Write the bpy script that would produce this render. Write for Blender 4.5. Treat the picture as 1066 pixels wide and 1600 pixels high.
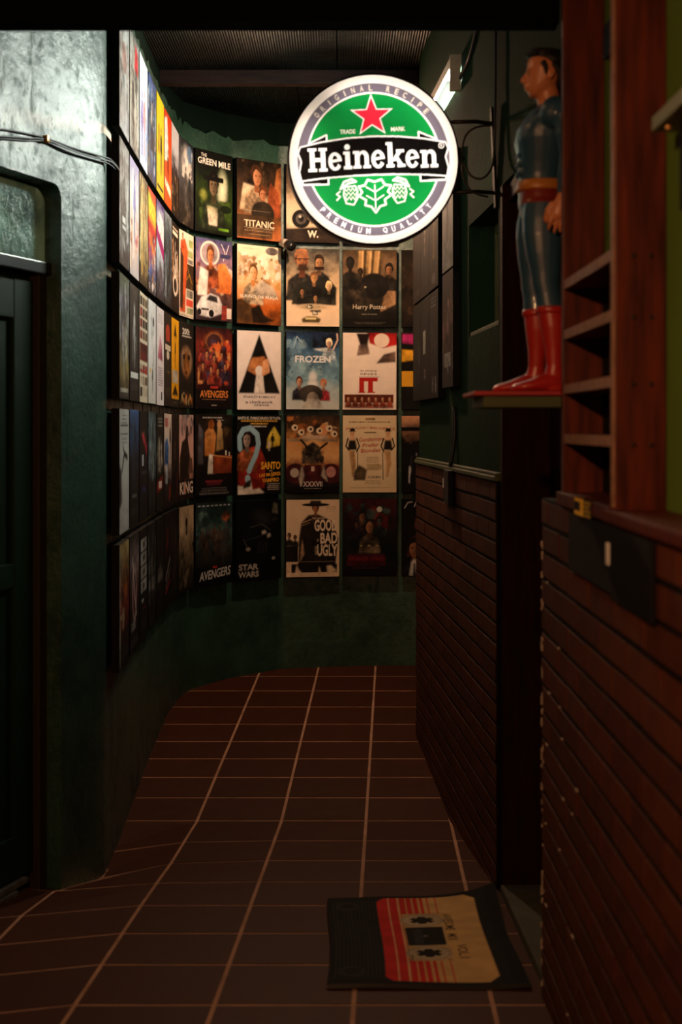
import bpy, bmesh, math, random
import numpy as np
from mathutils import Vector, Matrix

for o in list(bpy.data.objects):
    bpy.data.objects.remove(o, do_unlink=True)
SC = bpy.context.scene
COL = SC.collection
PI = math.pi

# ---------------------------------------------------------------- camera, world, exposure
CAMZ = 1.388                       # eye height in metres above the lowest line of the floor
cam_d = bpy.data.cameras.new('camera')
cam = bpy.data.objects.new('camera', cam_d)
COL.objects.link(cam)
cam.location = (0, 0, CAMZ)
cam.rotation_euler = (PI / 2, 0, 0)
cam_d.sensor_fit = 'VERTICAL'
cam_d.sensor_height = 36.0
cam_d.sensor_width = 24.0
cam_d.lens = 50.0
cam_d.shift_y = -132.0 / 1600.0
cam_d.clip_start = 0.05
cam_d.dof.use_dof = True
cam_d.dof.focus_distance = 6.5
cam_d.dof.aperture_fstop = 4.5
SC.camera = cam

world = bpy.data.worlds.new('night')
SC.world = world
world.use_nodes = True
world.node_tree.nodes['Background'].inputs[0].default_value = (0.55, 0.7, 0.75, 1)
world.node_tree.nodes['Background'].inputs[1].default_value = 0.003

SC.view_settings.view_transform = 'Standard'
SC.view_settings.look = 'None'
SC.view_settings.gamma = 1.0
SC.view_settings.exposure = 0.0
SC.view_settings.use_curve_mapping = False

# lamp strengths (the lamps themselves are built further down)
TUBE_EMIT = 690.0          # cold fluorescent tube on the right wall
BULB_BACK = 76.0           # warm bulb behind the round sign
BULB_FRONT = 1.9          # warm bulb behind the front beam
BULB_NEAR = 88.0           # warm bulb in the entrance, above the camera
SIGN_TUBE = 16.0          # tubes inside the round sign

# ---------------------------------------------------------------- helpers
def lin(c):
    return tuple((x / 12.92) if x <= 0.04045 else ((x + 0.055) / 1.055) ** 2.4 for x in c)

def hx(s):
    s = s.lstrip('#')
    if len(s) == 3:
        s = ''.join(ch * 2 for ch in s)
    return lin(tuple(int(s[i:i + 2], 16) / 255 for i in (0, 2, 4)))

def put(o, parent=None):
    COL.objects.link(o)
    if parent is not None:
        o.parent = parent
    return o

def tag(o, label=None, cat=None, group=None, kind=None):
    if label: o['label'] = label
    if cat: o['category'] = cat
    if group: o['group'] = group
    if kind: o['kind'] = kind
    return o

def empty(name, loc=(0, 0, 0), rot=(0, 0, 0)):
    o = bpy.data.objects.new(name, None)
    o.location = loc
    o.rotation_euler = rot
    o.empty_display_size = 0.1
    return put(o)

class MB:
    """collects shapes for one mesh object"""
    def __init__(s):
        s.v = []; s.f = []; s.m = []; s.sm = []
    def add(s, verts, faces, mi=0, smooth=False):
        n = len(s.v)
        s.v += [tuple(p) for p in verts]
        for f in faces:
            s.f.append(tuple(i + n for i in f)); s.m.append(mi); s.sm.append(smooth)
        return s
    def box(s, x0, x1, y0, y1, z0, z1, mi=0):
        v = [(x, y, z) for z in (z0, z1) for y in (y0, y1) for x in (x0, x1)]
        return s.add(v, [(0, 2, 3, 1), (4, 5, 7, 6), (0, 1, 5, 4), (2, 6, 7, 3), (0, 4, 6, 2), (1, 3, 7, 5)], mi)
    def hexa(s, b, t, mi=0):
        return s.add(list(b) + list(t), [(3, 2, 1, 0), (4, 5, 6, 7), (0, 1, 5, 4), (1, 2, 6, 5), (2, 3, 7, 6), (3, 0, 4, 7)], mi)
    def prism(s, pts, y0, y1, mi=0):
        """outline of (x, z) points extruded from y0 to y1"""
        n = len(pts)
        v = [(x, y0, z) for x, z in pts] + [(x, y1, z) for x, z in pts]
        f = [tuple(range(n)), tuple(range(2 * n - 1, n - 1, -1))]
        f += [(i, i + n, (i + 1) % n + n, (i + 1) % n) for i in range(n)]
        return s.add(v, f, mi)
    def rings(s, rings, mi=0, smooth=True, caps=True):
        n = len(rings[0]); base = []
        for r in rings: base += list(r)
        f = []
        for k in range(len(rings) - 1):
            for i in range(n):
                j = (i + 1) % n
                f.append((k * n + i, k * n + j, (k + 1) * n + j, (k + 1) * n + i))
        if caps:
            f.append(tuple(range(n - 1, -1, -1)))
            f.append(tuple((len(rings) - 1) * n + i for i in range(n)))
        return s.add(base, f, mi, smooth)
    def tube(s, pts, r, n=8, mi=0):
        pts = [Vector(p) for p in pts]
        rr = r if isinstance(r, (list, tuple)) else [r] * len(pts)
        up = Vector((0.13, 0.31, 0.94)); out = []
        for i, p in enumerate(pts):
            t = (pts[min(i + 1, len(pts) - 1)] - pts[max(i - 1, 0)]).normalized()
            a = t.cross(up)
            if a.length < 1e-3: a = t.cross(Vector((1, 0, 0)))
            a.normalize(); b = a.cross(t).normalized()
            out.append([p + a * math.cos(2 * PI * k / n) * rr[i] + b * math.sin(2 * PI * k / n) * rr[i] for k in range(n)])
        return s.rings(out, mi)
    def lathe(s, prof, n=24, axis='z', c=(0, 0, 0), mi=0, caps=True):
        out = []
        for r, h in prof:
            ring = []
            for k in range(n):
                a = 2 * PI * k / n; x, y = r * math.cos(a), r * math.sin(a)
                p = {'z': (x, y, h), 'y': (x, h, y), 'x': (h, x, y)}[axis]
                ring.append((p[0] + c[0], p[1] + c[1], p[2] + c[2]))
            out.append(ring)
        return s.rings(out, mi, True, caps)
    def mesh(s, name, mats, bevel=0.0):
        me = bpy.data.meshes.new(name)
        me.from_pydata(s.v, [], s.f)
        if not isinstance(mats, (list, tuple)): mats = [mats]
        for m in mats: me.materials.append(m)
        me.polygons.foreach_set('material_index', s.m)
        me.polygons.foreach_set('use_smooth', s.sm)
        bm = bmesh.new(); bm.from_mesh(me)
        bmesh.ops.recalc_face_normals(bm, faces=bm.faces)
        if bevel > 0:
            ed = [e for e in bm.edges if len(e.link_faces) == 2 and e.calc_face_angle() > 0.6]
            bmesh.ops.bevel(bm, geom=ed, offset=bevel, segments=2, profile=0.6, affect='EDGES')
        bm.to_mesh(me); bm.free(); me.update()
        return me
    def build(s, name, mats, parent=None, bevel=0.0, loc=None, rot=None):
        o = bpy.data.objects.new(name, s.mesh(name, mats, bevel))
        if loc: o.location = loc
        if rot: o.rotation_euler = rot
        return put(o, parent)

def smooth_path(pts, step=0.03):
    """Catmull-Rom through the points, resampled"""
    P = [Vector(p) for p in pts]
    P = [P[0] * 2 - P[1]] + P + [P[-1] * 2 - P[-2]]
    out = []
    for i in range(1, len(P) - 2):
        n = max(2, int((P[i + 1] - P[i]).length / step))
        for k in range(n):
            t = k / n
            a, b, c, d = P[i - 1], P[i], P[i + 1], P[i + 2]
            out.append(0.5 * ((2 * b) + (c - a) * t + (2 * a - 5 * b + 4 * c - d) * t * t + (3 * b - a - 3 * c + d) * t ** 3))
    out.append(P[-2])
    return out

# ---------------------------------------------------------------- materials
def nodes(m):
    m.use_nodes = True
    nt = m.node_tree
    return nt, nt.nodes['Principled BSDF']

def mat(name, col, rough=0.5, spec=0.5, metal=0.0, noise=None, bump=None, emit=None, coat=0.0, coat_rough=0.03, stretch=(1, 1, 1)):
    """noise = (scale, second colour, contrast); bump = (scale, strength, distance)"""
    m = bpy.data.materials.new(name)
    nt, b = nodes(m)
    L = nt.links
    b.inputs['Base Color'].default_value = (*col, 1)
    b.inputs['Roughness'].default_value = rough
    b.inputs['Specular IOR Level'].default_value = spec
    b.inputs['Metallic'].default_value = metal
    b.inputs['Coat Weight'].default_value = coat; b.inputs['Coat Roughness'].default_value = coat_rough
    tc = nt.nodes.new('ShaderNodeTexCoord'); mp = nt.nodes.new('ShaderNodeMapping')
    mp.inputs['Scale'].default_value = stretch
    L.new(tc.outputs['Object'], mp.inputs['Vector'])
    if noise:
        n = nt.nodes.new('ShaderNodeTexNoise')
        n.inputs['Scale'].default_value = noise[0]; n.inputs['Detail'].default_value = 8
        L.new(mp.outputs['Vector'], n.inputs['Vector'])
        r = nt.nodes.new('ShaderNodeValToRGB'); k = noise[2] if len(noise) > 2 else 0.2
        r.color_ramp.elements[0].position = 0.5 - k; r.color_ramp.elements[1].position = 0.5 + k
        r.color_ramp.elements[0].color = (*noise[1], 1); r.color_ramp.elements[1].color = (*col, 1)
        L.new(n.outputs['Fac'], r.inputs['Fac']); L.new(r.outputs['Color'], b.inputs['Base Color'])
    if bump:
        n2 = nt.nodes.new('ShaderNodeTexNoise')
        n2.inputs['Scale'].default_value = bump[0]; n2.inputs['Detail'].default_value = 9
        n2.inputs['Roughness'].default_value = 0.62
        L.new(mp.outputs['Vector'], n2.inputs['Vector'])
        bp = nt.nodes.new('ShaderNodeBump')
        bp.inputs['Strength'].default_value = bump[1]; bp.inputs['Distance'].default_value = bump[2]
        L.new(n2.outputs['Fac'], bp.inputs['Height']); L.new(bp.outputs['Normal'], b.inputs['Normal']); L.new(bp.outputs['Normal'], b.inputs['Coat Normal'])
    if emit:
        b.inputs['Emission Color'].default_value = (*emit[0], 1)
        b.inputs['Emission Strength'].default_value = emit[1]
    return m

M = {}
def wall_paint():
    """glossy green wall paint over rough plaster: stains, gloss worn unevenly, cracks"""
    m = mat('green_wall_paint', (0.020, 0.060, 0.038), 0.42, 0.3, coat=0.5, coat_rough=0.36)
    nt = m.node_tree; L = nt.links; b = nt.nodes['Principled BSDF']; b.inputs['Coat IOR'].default_value = 1.55
    tc = nt.nodes.new('ShaderNodeTexCoord')
    def noise(scale, detail=8, st=(1, 1, 1), rough=.6):
        mp = nt.nodes.new('ShaderNodeMapping'); mp.inputs['Scale'].default_value = st; L.new(tc.outputs['Object'], mp.inputs['Vector'])
        n = nt.nodes.new('ShaderNodeTexNoise'); n.inputs['Scale'].default_value = scale; n.inputs['Detail'].default_value = detail; n.inputs['Roughness'].default_value = rough
        L.new(mp.outputs['Vector'], n.inputs['Vector']); return n.outputs['Fac']
    def rng(x, a0, a1, b0, b1):
        r = nt.nodes.new('ShaderNodeMapRange'); L.new(x, r.inputs[0])
        for k, v in zip((1, 2, 3, 4), (a0, a1, b0, b1)): r.inputs[k].default_value = v
        return r.outputs[0]
    def op(o, x, y):
        q = nt.nodes.new('ShaderNodeMath'); q.operation = o
        for k, v in ((0, x), (1, y)):
            if isinstance(v, (int, float)): q.inputs[k].default_value = v
            else: L.new(v, q.inputs[k])
        return q.outputs[0]
    big = noise(4.5, 10, (1, 1, 1), .68); fine = noise(34, 8); crack = noise(13, 6, (1, 1, .16), .7)
    ramp = nt.nodes.new('ShaderNodeValToRGB'); L.new(big, ramp.inputs['Fac'])
    ramp.color_ramp.elements[0].position = .36; ramp.color_ramp.elements[0].color = (0.006, 0.028, 0.017, 1)
    ramp.color_ramp.elements[1].position = .62; ramp.color_ramp.elements[1].color = (0.016, 0.064, 0.039, 1)
    L.new(ramp.outputs['Color'], b.inputs['Base Color'])
    worn = rng(big, .36, .54, .35, 1.0); spots = rng(crack, .33, .40, 0.1, 1.0); pits = rng(fine, .34, .46, .25, 1.0)
    L.new(op('MULTIPLY', op('MULTIPLY', worn, spots), pits), b.inputs['Coat Weight'])
    L.new(rng(fine, .3, .7, .62, .45), b.inputs['Roughness'])
    h = op('ADD', op('MULTIPLY', big, 1.2), op('ADD', op('MULTIPLY', fine, .5), op('MULTIPLY', spots, .18)))
    bp = nt.nodes.new('ShaderNodeBump'); bp.inputs['Strength'].default_value = 0.55; bp.inputs['Distance'].default_value = 0.012
    L.new(h, bp.inputs['Height']); L.new(bp.outputs['Normal'], b.inputs['Normal']); L.new(bp.outputs['Normal'], b.inputs['Coat Normal'])
    return m
M['paint'] = wall_paint()
M['paint_r'] = mat('olive_wall_paint', (0.013, 0.034, 0.017), 0.92, 0.02, noise=(4, (0.009, 0.024, 0.012), 0.25), bump=(30, 0.35, 0.008))
M['paint_n'] = mat('leaf_green_wall_paint', (0.105, 0.20, 0.030), 0.65, 0.25, noise=(4, (0.085, 0.16, 0.024), 0.25), bump=(30, 0.3, 0.006))
M['dark_paint_shade'] = mat('dark_paint_and_gap_shade', (0.002, 0.007, 0.004), 0.8, 0.06, bump=(20, 0.4, 0.01))
M['door'] = mat('green_door_paint', (0.004, 0.017, 0.006), 0.5, 0.2, bump=(40, 0.1, 0.003))
M['jambwood'] = mat('brown_door_frame', (0.030, 0.022, 0.008), 0.6, 0.3, noise=(20, (0.02, 0.012, 0.006)), stretch=(6, 6, 0.6))
M['black'] = mat('black_board_edge', (0.004, 0.004, 0.004), 0.7, 0.15)
M['beam'] = mat('black_beam_paint', (0.002, 0.002, 0.002), 0.9, 0.05)
M['grout'] = mat('pale_grout', (0.48, 0.28, 0.19), 0.9, 0.15, noise=(9, (0.28, 0.16, 0.105)))
M['tile'] = mat('brown_clay_tile', (0.054, 0.016, 0.006), 0.6, 0.10, noise=(14, (0.040, 0.011, 0.004), 0.3), bump=(60, 0.12, 0.002))
M['tile2'] = mat('brown_clay_tile_dark', (0.050, 0.015, 0.005), 0.6, 0.10, noise=(11, (0.034, 0.010, 0.004), 0.3), bump=(60, 0.12, 0.002))
M['brick'] = mat('red_brown_brick', (0.098, 0.026, 0.008), 0.7, 0.15, noise=(25, (0.060, 0.016, 0.006), 0.25), bump=(70, 0.4, 0.003))
M['brick2'] = mat('dark_brown_brick', (0.075, 0.020, 0.007), 0.7, 0.15, noise=(25, (0.046, 0.012, 0.005), 0.25), bump=(70, 0.4, 0.003))
M['mortar'] = mat('mortar_joint_shade', (0.004, 0.003, 0.003), 0.9, 0.1)  # black stands in for shade in recessed joints; mortar lies nearly flush
M['chip'] = mat('pale_mortar_chip', (0.45, 0.36, 0.28), 0.9, 0.2)
M['wood'] = mat('red_stained_wood', (0.112, 0.017, 0.004), 0.48, 0.25, noise=(7, (0.030, 0.004, 0.002), 0.18), bump=(20, 0.12, 0.003), stretch=(9, 9, 0.9))
M['woodedge'] = mat('worn_wood_edge', (0.34, 0.18, 0.11), 0.55, 0.35, noise=(14, (0.19, 0.09, 0.05)), stretch=(1, 4, 4))
M['darkwood'] = mat('dark_stained_wood', (0.022, 0.006, 0.003), 0.8, 0.06, noise=(8, (0.010, 0.003, 0.002)), stretch=(8, 8, 0.8))
M['beamwood'] = mat('roof_beam_wood', (0.026, 0.008, 0.004), 0.6, 0.2, noise=(9, (0.006, 0.002, 0.002)), stretch=(0.7, 8, 8), bump=(25, 0.3, 0.004))
M['poly'] = mat('smoked_ribbed_sheet', (0.006, 0.009, 0.008), 0.42, 0.05, noise=(2.6, (0.002, 0.003, 0.003), 0.08), bump=(3, .6, .05))
M['glass'] = mat('teal_ribbed_glass', (0.34, 0.80, 0.78), 0.2, 0.7, noise=(9, (0.06, 0.22, 0.24), 0.13), bump=(11, 0.8, 0.03), coat=0.55, coat_rough=0.4)  # teal raised and patched pale to stand in for light in the pane
M['paneglass'] = mat('dark_window_glass', (0.012, 0.016, 0.018), 0.12, 0.5)
M['cable'] = mat('black_cable', (0.010, 0.010, 0.010), 0.45, 0.5)
M['greycable'] = mat('grey_cable', (0.10, 0.11, 0.11), 0.45, 0.5)
M['steel'] = mat('dark_steel', (0.035, 0.032, 0.030), 0.4, 0.5, 0.7)
M['brass'] = mat('brass_clip', (0.45, 0.25, 0.08), 0.4, 0.5, 0.8)
M['white'] = mat('white_plastic', (0.70, 0.70, 0.68), 0.4, 0.5)
M['blackpl'] = mat('black_plastic', (0.006, 0.006, 0.006), 0.35, 0.5)
M['concrete'] = mat('grey_green_concrete', (0.085, 0.085, 0.060), 0.85, 0.2, noise=(9, (0.05, 0.05, 0.035)), bump=(30, 0.4, 0.006))
M['metalstrip'] = mat('worn_metal_strip', (0.30, 0.30, 0.26), 0.45, 0.5, 0.7, noise=(30, (0.1, 0.09, 0.07)))
M['shelfred'] = mat('red_shelf_paint', (0.33, 0.018, 0.025), 0.4, 0.5)
M['shelfgreen'] = mat('olive_shelf_paint', (0.06, 0.075, 0.03), 0.6, 0.3)
M['greyshelf'] = mat('grey_green_shelf_paint', (0.20, 0.24, 0.17), 0.6, 0.3)
M['suit'] = mat('blue_moulded_plastic', (0.020, 0.066, 0.125), 0.42, 0.5, coat=0.2)
M['skin'] = mat('tan_moulded_plastic', (0.50, 0.19, 0.085), 0.4, 0.45)
M['boot'] = mat('red_moulded_plastic', (0.38, 0.018, 0.012), 0.35, 0.5)
M['sash'] = mat('dark_red_moulded_plastic', (0.17, 0.018, 0.010), 0.4, 0.45)
M['gold'] = mat('ochre_moulded_plastic', (0.40, 0.16, 0.03), 0.4, 0.5)
M['hair'] = mat('black_moulded_plastic', (0.005, 0.004, 0.004), 0.55, 0.3)
M['yellow'] = mat('yellow_sticker', (0.95, 0.62, 0.05), 0.5, 0.3)
M['yellow2'] = mat('ochre_sticker', (0.45, 0.32, 0.03), 0.5, 0.3)
M['tube'] = mat('fluorescent_tube', (0.9, 0.9, 0.9), 0.4, emit=((0.90, 1.0, 0.90), TUBE_EMIT))
M['diffuser'] = bpy.data.materials.new('opal_cutoff_tray'); M['diffuser'].use_nodes = True
M['fixture'] = mat('cream_lamp_housing', (0.55, 0.42, 0.30), 0.5)

def print_material():
    """flat print: the picture's colours are stored in the mesh"""
    m = bpy.data.materials.new('satin_print')
    nt, b = nodes(m)
    a = nt.nodes.new('ShaderNodeAttribute'); a.attribute_name = 'Col'
    v = nt.nodes.new('ShaderNodeVectorMath'); v.operation = 'SCALE'; v.inputs['Scale'].default_value = 0.78   # paper white of the prints
    nt.links.new(a.outputs['Color'], v.inputs[0]); nt.links.new(v.outputs[0], b.inputs['Base Color'])
    b.inputs['Roughness'].default_value = 0.68
    b.inputs['Specular IOR Level'].default_value = 0.10
    return m
M['print'] = print_material()

def opal(m, c):
    nt = m.node_tree; nt.nodes.clear()
    o = nt.nodes.new('ShaderNodeOutputMaterial'); t = nt.nodes.new('ShaderNodeBsdfTranslucent'); d = nt.nodes.new('ShaderNodeBsdfDiffuse'); a = nt.nodes.new('ShaderNodeAddShader')
    t.inputs[0].default_value = (c, c, c, 1); d.inputs[0].default_value = (.5, .5, .48, 1)
    nt.links.new(t.outputs[0], a.inputs[0]); nt.links.new(d.outputs[0], a.inputs[1]); nt.links.new(a.outputs[0], o.inputs[0])
opal(M['diffuser'], 0.25)

# ================================================================ THE SETTING
def floor_z(x, y):
    """the tiled floor: level passage that falls to a valley line, then a ramp up to the entrance"""
    if y >= 5.016:
        return 0.0536 * (y - 5.016)
    z = 0.0774 * (5.016 - max(y, 1.2))
    z -= min(1, (5.016 - y) / 0.25) * 0.075 * math.exp(-((x + 0.80) / 0.19) ** 2 - ((y - 4.45) / 0.33) ** 2)
    return z

# ---- floor: one grout bed, each tile its own piece
ROWS = [7.86, 7.55, 7.245, 6.934, 6.622, 6.315, 6.036, 5.780, 5.528, 5.275, 5.016, 4.688, 4.40, 4.13, 3.864, 3.59, 3.327, 3.04]
while ROWS[-1] > 1.0: ROWS.append(ROWS[-1] - 0.28)
LINES = [-1.70, -1.402, -1.104, -0.806, -0.508, -0.21, 0.088, 0.386, 0.684, 0.98]
def line_x(x0, y):
    if x0 < -0.7 and y > 5.016: return x0 - 0.03 * (y - 5.016)
    return x0 + (0.038 if y > 5.016 else 0.031) * (y - 5.016)
def row_y(y, k):
    """rows left of the third line are laid slightly askew near the door"""
    if y < 4.0 and k < 4: return y - 0.105 * min(4 - k, 3)
    return y
bed = MB()
bx_ = [-3.4, -2.3] + LINES + [1.4]
by_ = [8.2] + ROWS + [0.4, -1.2]
nx_ = len(bx_)
for y in by_:
    for i in range(nx_):
        k = i - 2; y2 = row_y(y, max(k, 1)) if y > 0.9 else y
        x = line_x(bx_[i], y2); bed.v.append((x, y2, floor_z(x, y2)))
for j in range(len(by_) - 1):
    for i in range(nx_ - 1):
        q = j * nx_ + i
        for f_ in ((q + nx_, q + nx_ + 1, q + 1), (q + nx_, q + 1, q)): bed.f.append(f_); bed.m.append(0); bed.sm.append(False)
floor = bed.build('floor', M['grout'])
tag(floor, kind='structure')
floor['label'] = 'brown clay tiled floor with pale grout lines'
rnd = random.Random(3)
ntile = 0
for j in range(len(ROWS) - 1):
    ya, yb = ROWS[j + 1], ROWS[j]
    for k in range(len(LINES) - 1):
        xm = (line_x(LINES[k], ya) + line_x(LINES[k + 1], yb)) / 2
        ym = (ya + yb) / 2
        if ym < 6.1 and xm > 0.62 or xm > 0.9: continue
        if ym > 4.4 and xm < -0.98: continue
        if ym > 7.0 and xm < -0.75: continue
        if ym <= 4.4 and xm < -1.05 - (4.4 - ym) * 0.4: continue
        g = 0.0045
        q = [(k, ya, 1, 1), (k + 1, ya, -1, 1), (k + 1, yb, -1, -1), (k, yb, 1, -1)]
        c = []
        for kk, yy, sx, sy in q:
            y2 = row_y(yy, kk)
            c.append((line_x(LINES[kk], y2) + sx * g, y2 + sy * g * 1.25))
        cx = sum(p[0] for p in c) / 4; cy = sum(p[1] for p in c) / 4
        t = MB(); zz = rnd.uniform(0, 0.0004)
        b0 = [(x - cx, y - cy, floor_z(x, y) - 0.004) for x, y in c]
        b1 = [((x - cx) * .994, (y - cy) * .994, floor_z(x, y) + 0.0012 + zz) for x, y in c]
        t.add(b0 + b1, [(4, 5, 6), (4, 6, 7), (0, 1, 5, 4), (1, 2, 6, 5), (2, 3, 7, 6), (3, 0, 4, 7)])
        t.build('tile', M['tile'] if rnd.random() < .6 else M['tile2'], floor, loc=(cx, cy, 0))
        ntile += 1

# ---- left wall: door wall, rounded corner, long curved poster wall, one continuous surface
DW = Vector((0.318, 0.948)).normalized()
C0 = Vector((-0.748, 4.405))
def doorwall(d):           # point on the door wall at distance d before the corner
    p = C0 - DW * d
    return (p.x, p.y)
D_A, D_B = 0.235, 1.06     # door opening
wall_pts = [doorwall(4.6), doorwall(3.0), doorwall(1.6), doorwall(1.3), doorwall(D_B), doorwall(0.8), doorwall(0.5), doorwall(D_A), doorwall(0.16), doorwall(0.08), doorwall(0.03),
            (-0.742, 4.432), (-0.740, 4.46)]
curve = [(-0.742, 4.50), (-0.751, 4.81), (-0.761, 5.12), (-0.771, 5.43), (-0.779, 5.74), (-0.786, 6.05), (-0.790, 6.33), (-0.787, 6.60),
         (-0.757, 6.88), (-0.728, 6.97), (-0.585, 7.18), (-0.548, 7.22), (-0.337, 7.395), (-0.29, 7.415), (-0.01, 7.47), (0.3, 7.49), (0.65, 7.48), (1.25, 7.46)]
cs = [(p.x, p.y) for p in smooth_path([(x, y, 0) for x, y in curve], 0.045)]
wp = wall_pts + cs
I_B, I_A = 4, 7
ZT = 2.10                  # top of the transom opening
zs = [-0.15, 0.1, 0.3, 0.5, 0.7, 0.9, 1.1, 1.3, 1.5, 1.7, 1.9, ZT, 2.3, 2.5, 2.7, 2.86]
w = MB(); rnd = random.Random(11); ids = {}
def wall_normal(i):
    a = Vector(wp[max(0, i - 1)]); b = Vector(wp[min(len(wp) - 1, i + 1)])
    t = (b - a).normalized(); return Vector((t.y, -t.x))
for i, (x, y) in enumerate(wp):
    n = wall_normal(i)
    for j, z in enumerate(zs):
        jz = z + (rnd.uniform(-0.018, 0.018) if j == len(zs) - 1 and i > 12 else 0)
        if j == len(zs) - 1 and i <= 12: jz = 2.97
        off = rnd.uniform(-0.002, 0.002) if i > 13 else 0
        ids[i, j] = len(w.v); w.v.append((x + n.x * off, y + n.y * off, jz))
for i in range(len(wp) - 1):
    for j in range(len(zs) - 1):
        if I_B <= i < I_A and zs[j] < ZT - 0.01: continue
        w.f.append((ids[i, j], ids[i + 1, j], ids[i + 1, j + 1], ids[i, j + 1])); w.m.append(0); w.sm.append(True)
nd = Vector((DW.y, -DW.x))          # door wall normal, into the passage
def dpt(d, z, inn=0.0):
    p = Vector(doorwall(d)) - nd * inn
    return (p.x, p.y, z)
# reveal of the opening, with a rounded plaster corner at the top
R = 0.045
arc = [(D_A + R - R * math.cos(a), ZT - R + R * math.sin(a)) for a in [PI / 2 * k / 6 for k in range(7)]]
edge = [(D_A, -0.15), (D_A, 1.0)] + arc + [(D_B, ZT)]
for (d0, z0), (d1, z1) in zip(edge[:-1], edge[1:]):
    w.add([dpt(d0, z0), dpt(d1, z1), dpt(d1 + 0.008, z1 - 0.008, 0.085), dpt(d0 + 0.008, z0 - 0.008, 0.085)], [(0, 1, 2, 3)], 0, True)
for (d0, z0), (d1, z1) in zip(arc[:-1], arc[1:]):
    w.add([dpt(d0, z0), dpt(d1, z1), dpt(D_A, ZT)], [(0, 1, 2)], 0, True)
me = w.mesh('wall_left', M['paint'])
wall_left = put(bpy.data.objects.new('wall_left', me))
tag(wall_left, 'dark green plastered wall that curves round behind the posters', kind='structure')
# back side of the wall, so that it has a thickness
wb = MB()
bp = [Vector(p) - wall_normal(i) * 0.14 for i, p in enumerate(wp)]
for i in range(len(wp) - 1):
    if I_B <= i < I_A: continue
    a, b = bp[i], bp[i + 1]
    wb.add([(a.x, a.y, -.15), (b.x, b.y, -.15), (b.x, b.y, 3.0), (a.x, a.y, 3.0)], [(0, 3, 2, 1)])
    c, d = Vector(wp[i]) - wall_normal(i) * 0.02, Vector(wp[i + 1]) - wall_normal(i + 1) * 0.02
    wb.add([(c.x, c.y, 2.80), (d.x, d.y, 2.80), (d.x, d.y, 3.0), (c.x, c.y, 3.0)], [(0, 1, 2, 3)])  # near-black strip painted as the shade above the wall top
o = wb.build('trim_1', M['dark_paint_shade']); tag(o, 'dark band as painted shade in the gap between curved wall top and roof sheets', kind='structure')

# ---- door in the door wall with its ribbed transom light
door = empty('door_1', dpt((D_A + D_B) / 2, 0, 0.07)); tag(door, 'dark green door below the ribbed transom', kind='structure')
ang = math.atan2(-DW.y, -DW.x)
inv = Matrix.Translation(door.location).inverted()
def frame_box(mb, d0, d1, n0, n1, z0, z1):
    b = [Vector(dpt(d0, z0, n0)), Vector(dpt(d1, z0, n0)), Vector(dpt(d1, z0, n1)), Vector(dpt(d0, z0, n1))]
    t = [v + Vector((0, 0, z1 - z0)) for v in b]
    mb.hexa([inv @ v for v in b], [inv @ v for v in t])
    return mb
m = MB(); frame_box(m, D_A + 0.05, D_B - 0.04, 0.075, 0.115, 0.075, 1.83); m.build('leaf', M['door'], door, 0.003)
m = MB(); frame_box(m, D_A + 0.004, D_A + 0.048, 0.045, 0.12, -0.05, 1.86); frame_box(m, D_B - 0.048, D_B - 0.004, 0.045, 0.12, -0.05, 1.86)
m.build('door_frame', M['jambwood'], door, 0.004)
for z0, z1 in ((0.93, 1.0), (0.1, 0.22), (1.70, 1.815)):
    m = MB(); frame_box(m, D_A + 0.06, D_B - 0.05, 0.062, 0.078, z0, z1); m.build('rail', M['door'], door, 0.004)
for d in (D_A + 0.06, D_B - 0.15):
    m = MB(); frame_box(m, d, d + 0.10, 0.060, 0.078, 0.1, 1.815); m.build('stile', M['door'], door, 0.004)
m = MB(); frame_box(m, D_A + 0.10, D_B - 0.06, 0.052, 0.07, 0.075, 0.093); m.build('weather_strip', M['metalstrip'], door, 0.003)
m = MB(); frame_box(m, D_A + 0.16, D_A + 0.36, 0.045, 0.06, 0.056, 0.072); m.build('weather_strip', M['metalstrip'], door, 0.003)
win = empty('window_1', dpt((D_A + D_B) / 2, 1.86, 0.07)); tag(win, 'teal ribbed glass transom light above the green door', kind='structure')
inv = Matrix.Translation(win.location).inverted()
m = MB(); frame_box(m, D_A, D_B, 0.030, 0.12, 1.835, 1.872); m.build('transom_bar', M['blackpl'], win, 0.004)
# ribbed pane with a rounded upper corner
m = MB(); nrib = 150
prev = None
for i in range(nrib * 2 + 1):
    d = D_A + 0.004 + (D_B - D_A - 0.008) * i / (nrib * 2)
    dd = min(d - D_A, 0.06); top = ZT - 0.012 - (0.06 - math.sqrt(max(0, 0.06 ** 2 - (0.06 - dd) ** 2)))
    dep = 0.052 + (0.0016 if i % 2 else 0.0)
    cur = (inv @ Vector(dpt(d, 1.868, dep)), inv @ Vector(dpt(d, top, dep)), inv @ Vector(dpt(d, 1.868, dep + .008)), inv @ Vector(dpt(d, top, dep + .008)))
    if prev:
        m.add([prev[0], cur[0], cur[1], prev[1]], [(0, 1, 2, 3)], 0, True)
        m.add([prev[2], cur[2], cur[3], prev[3]], [(3, 2, 1, 0)], 0, True)
        m.add([prev[1], cur[1], cur[3], prev[3]], [(0, 1, 2, 3)])
    prev = cur
m.build('pane', M['glass'], win)

# ---- right-hand walls
def wall_frame(name, p0, p1, label):
    """empty-framed wall: local x runs from p0 to p1, local y into the wall"""
    a = math.atan2(p1[1] - p0[1], p1[0] - p0[0])
    return (p0[0], p0[1], 0), (0, 0, a), math.hypot(p1[0] - p0[0], p1[1] - p0[1])
FAR, NEARJ = (0.322, 6.13), (0.440, 4.04)
loc, rot, LF = wall_frame('', FAR, NEARJ, '')
BT = 1.235                 # top of the brickwork
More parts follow.
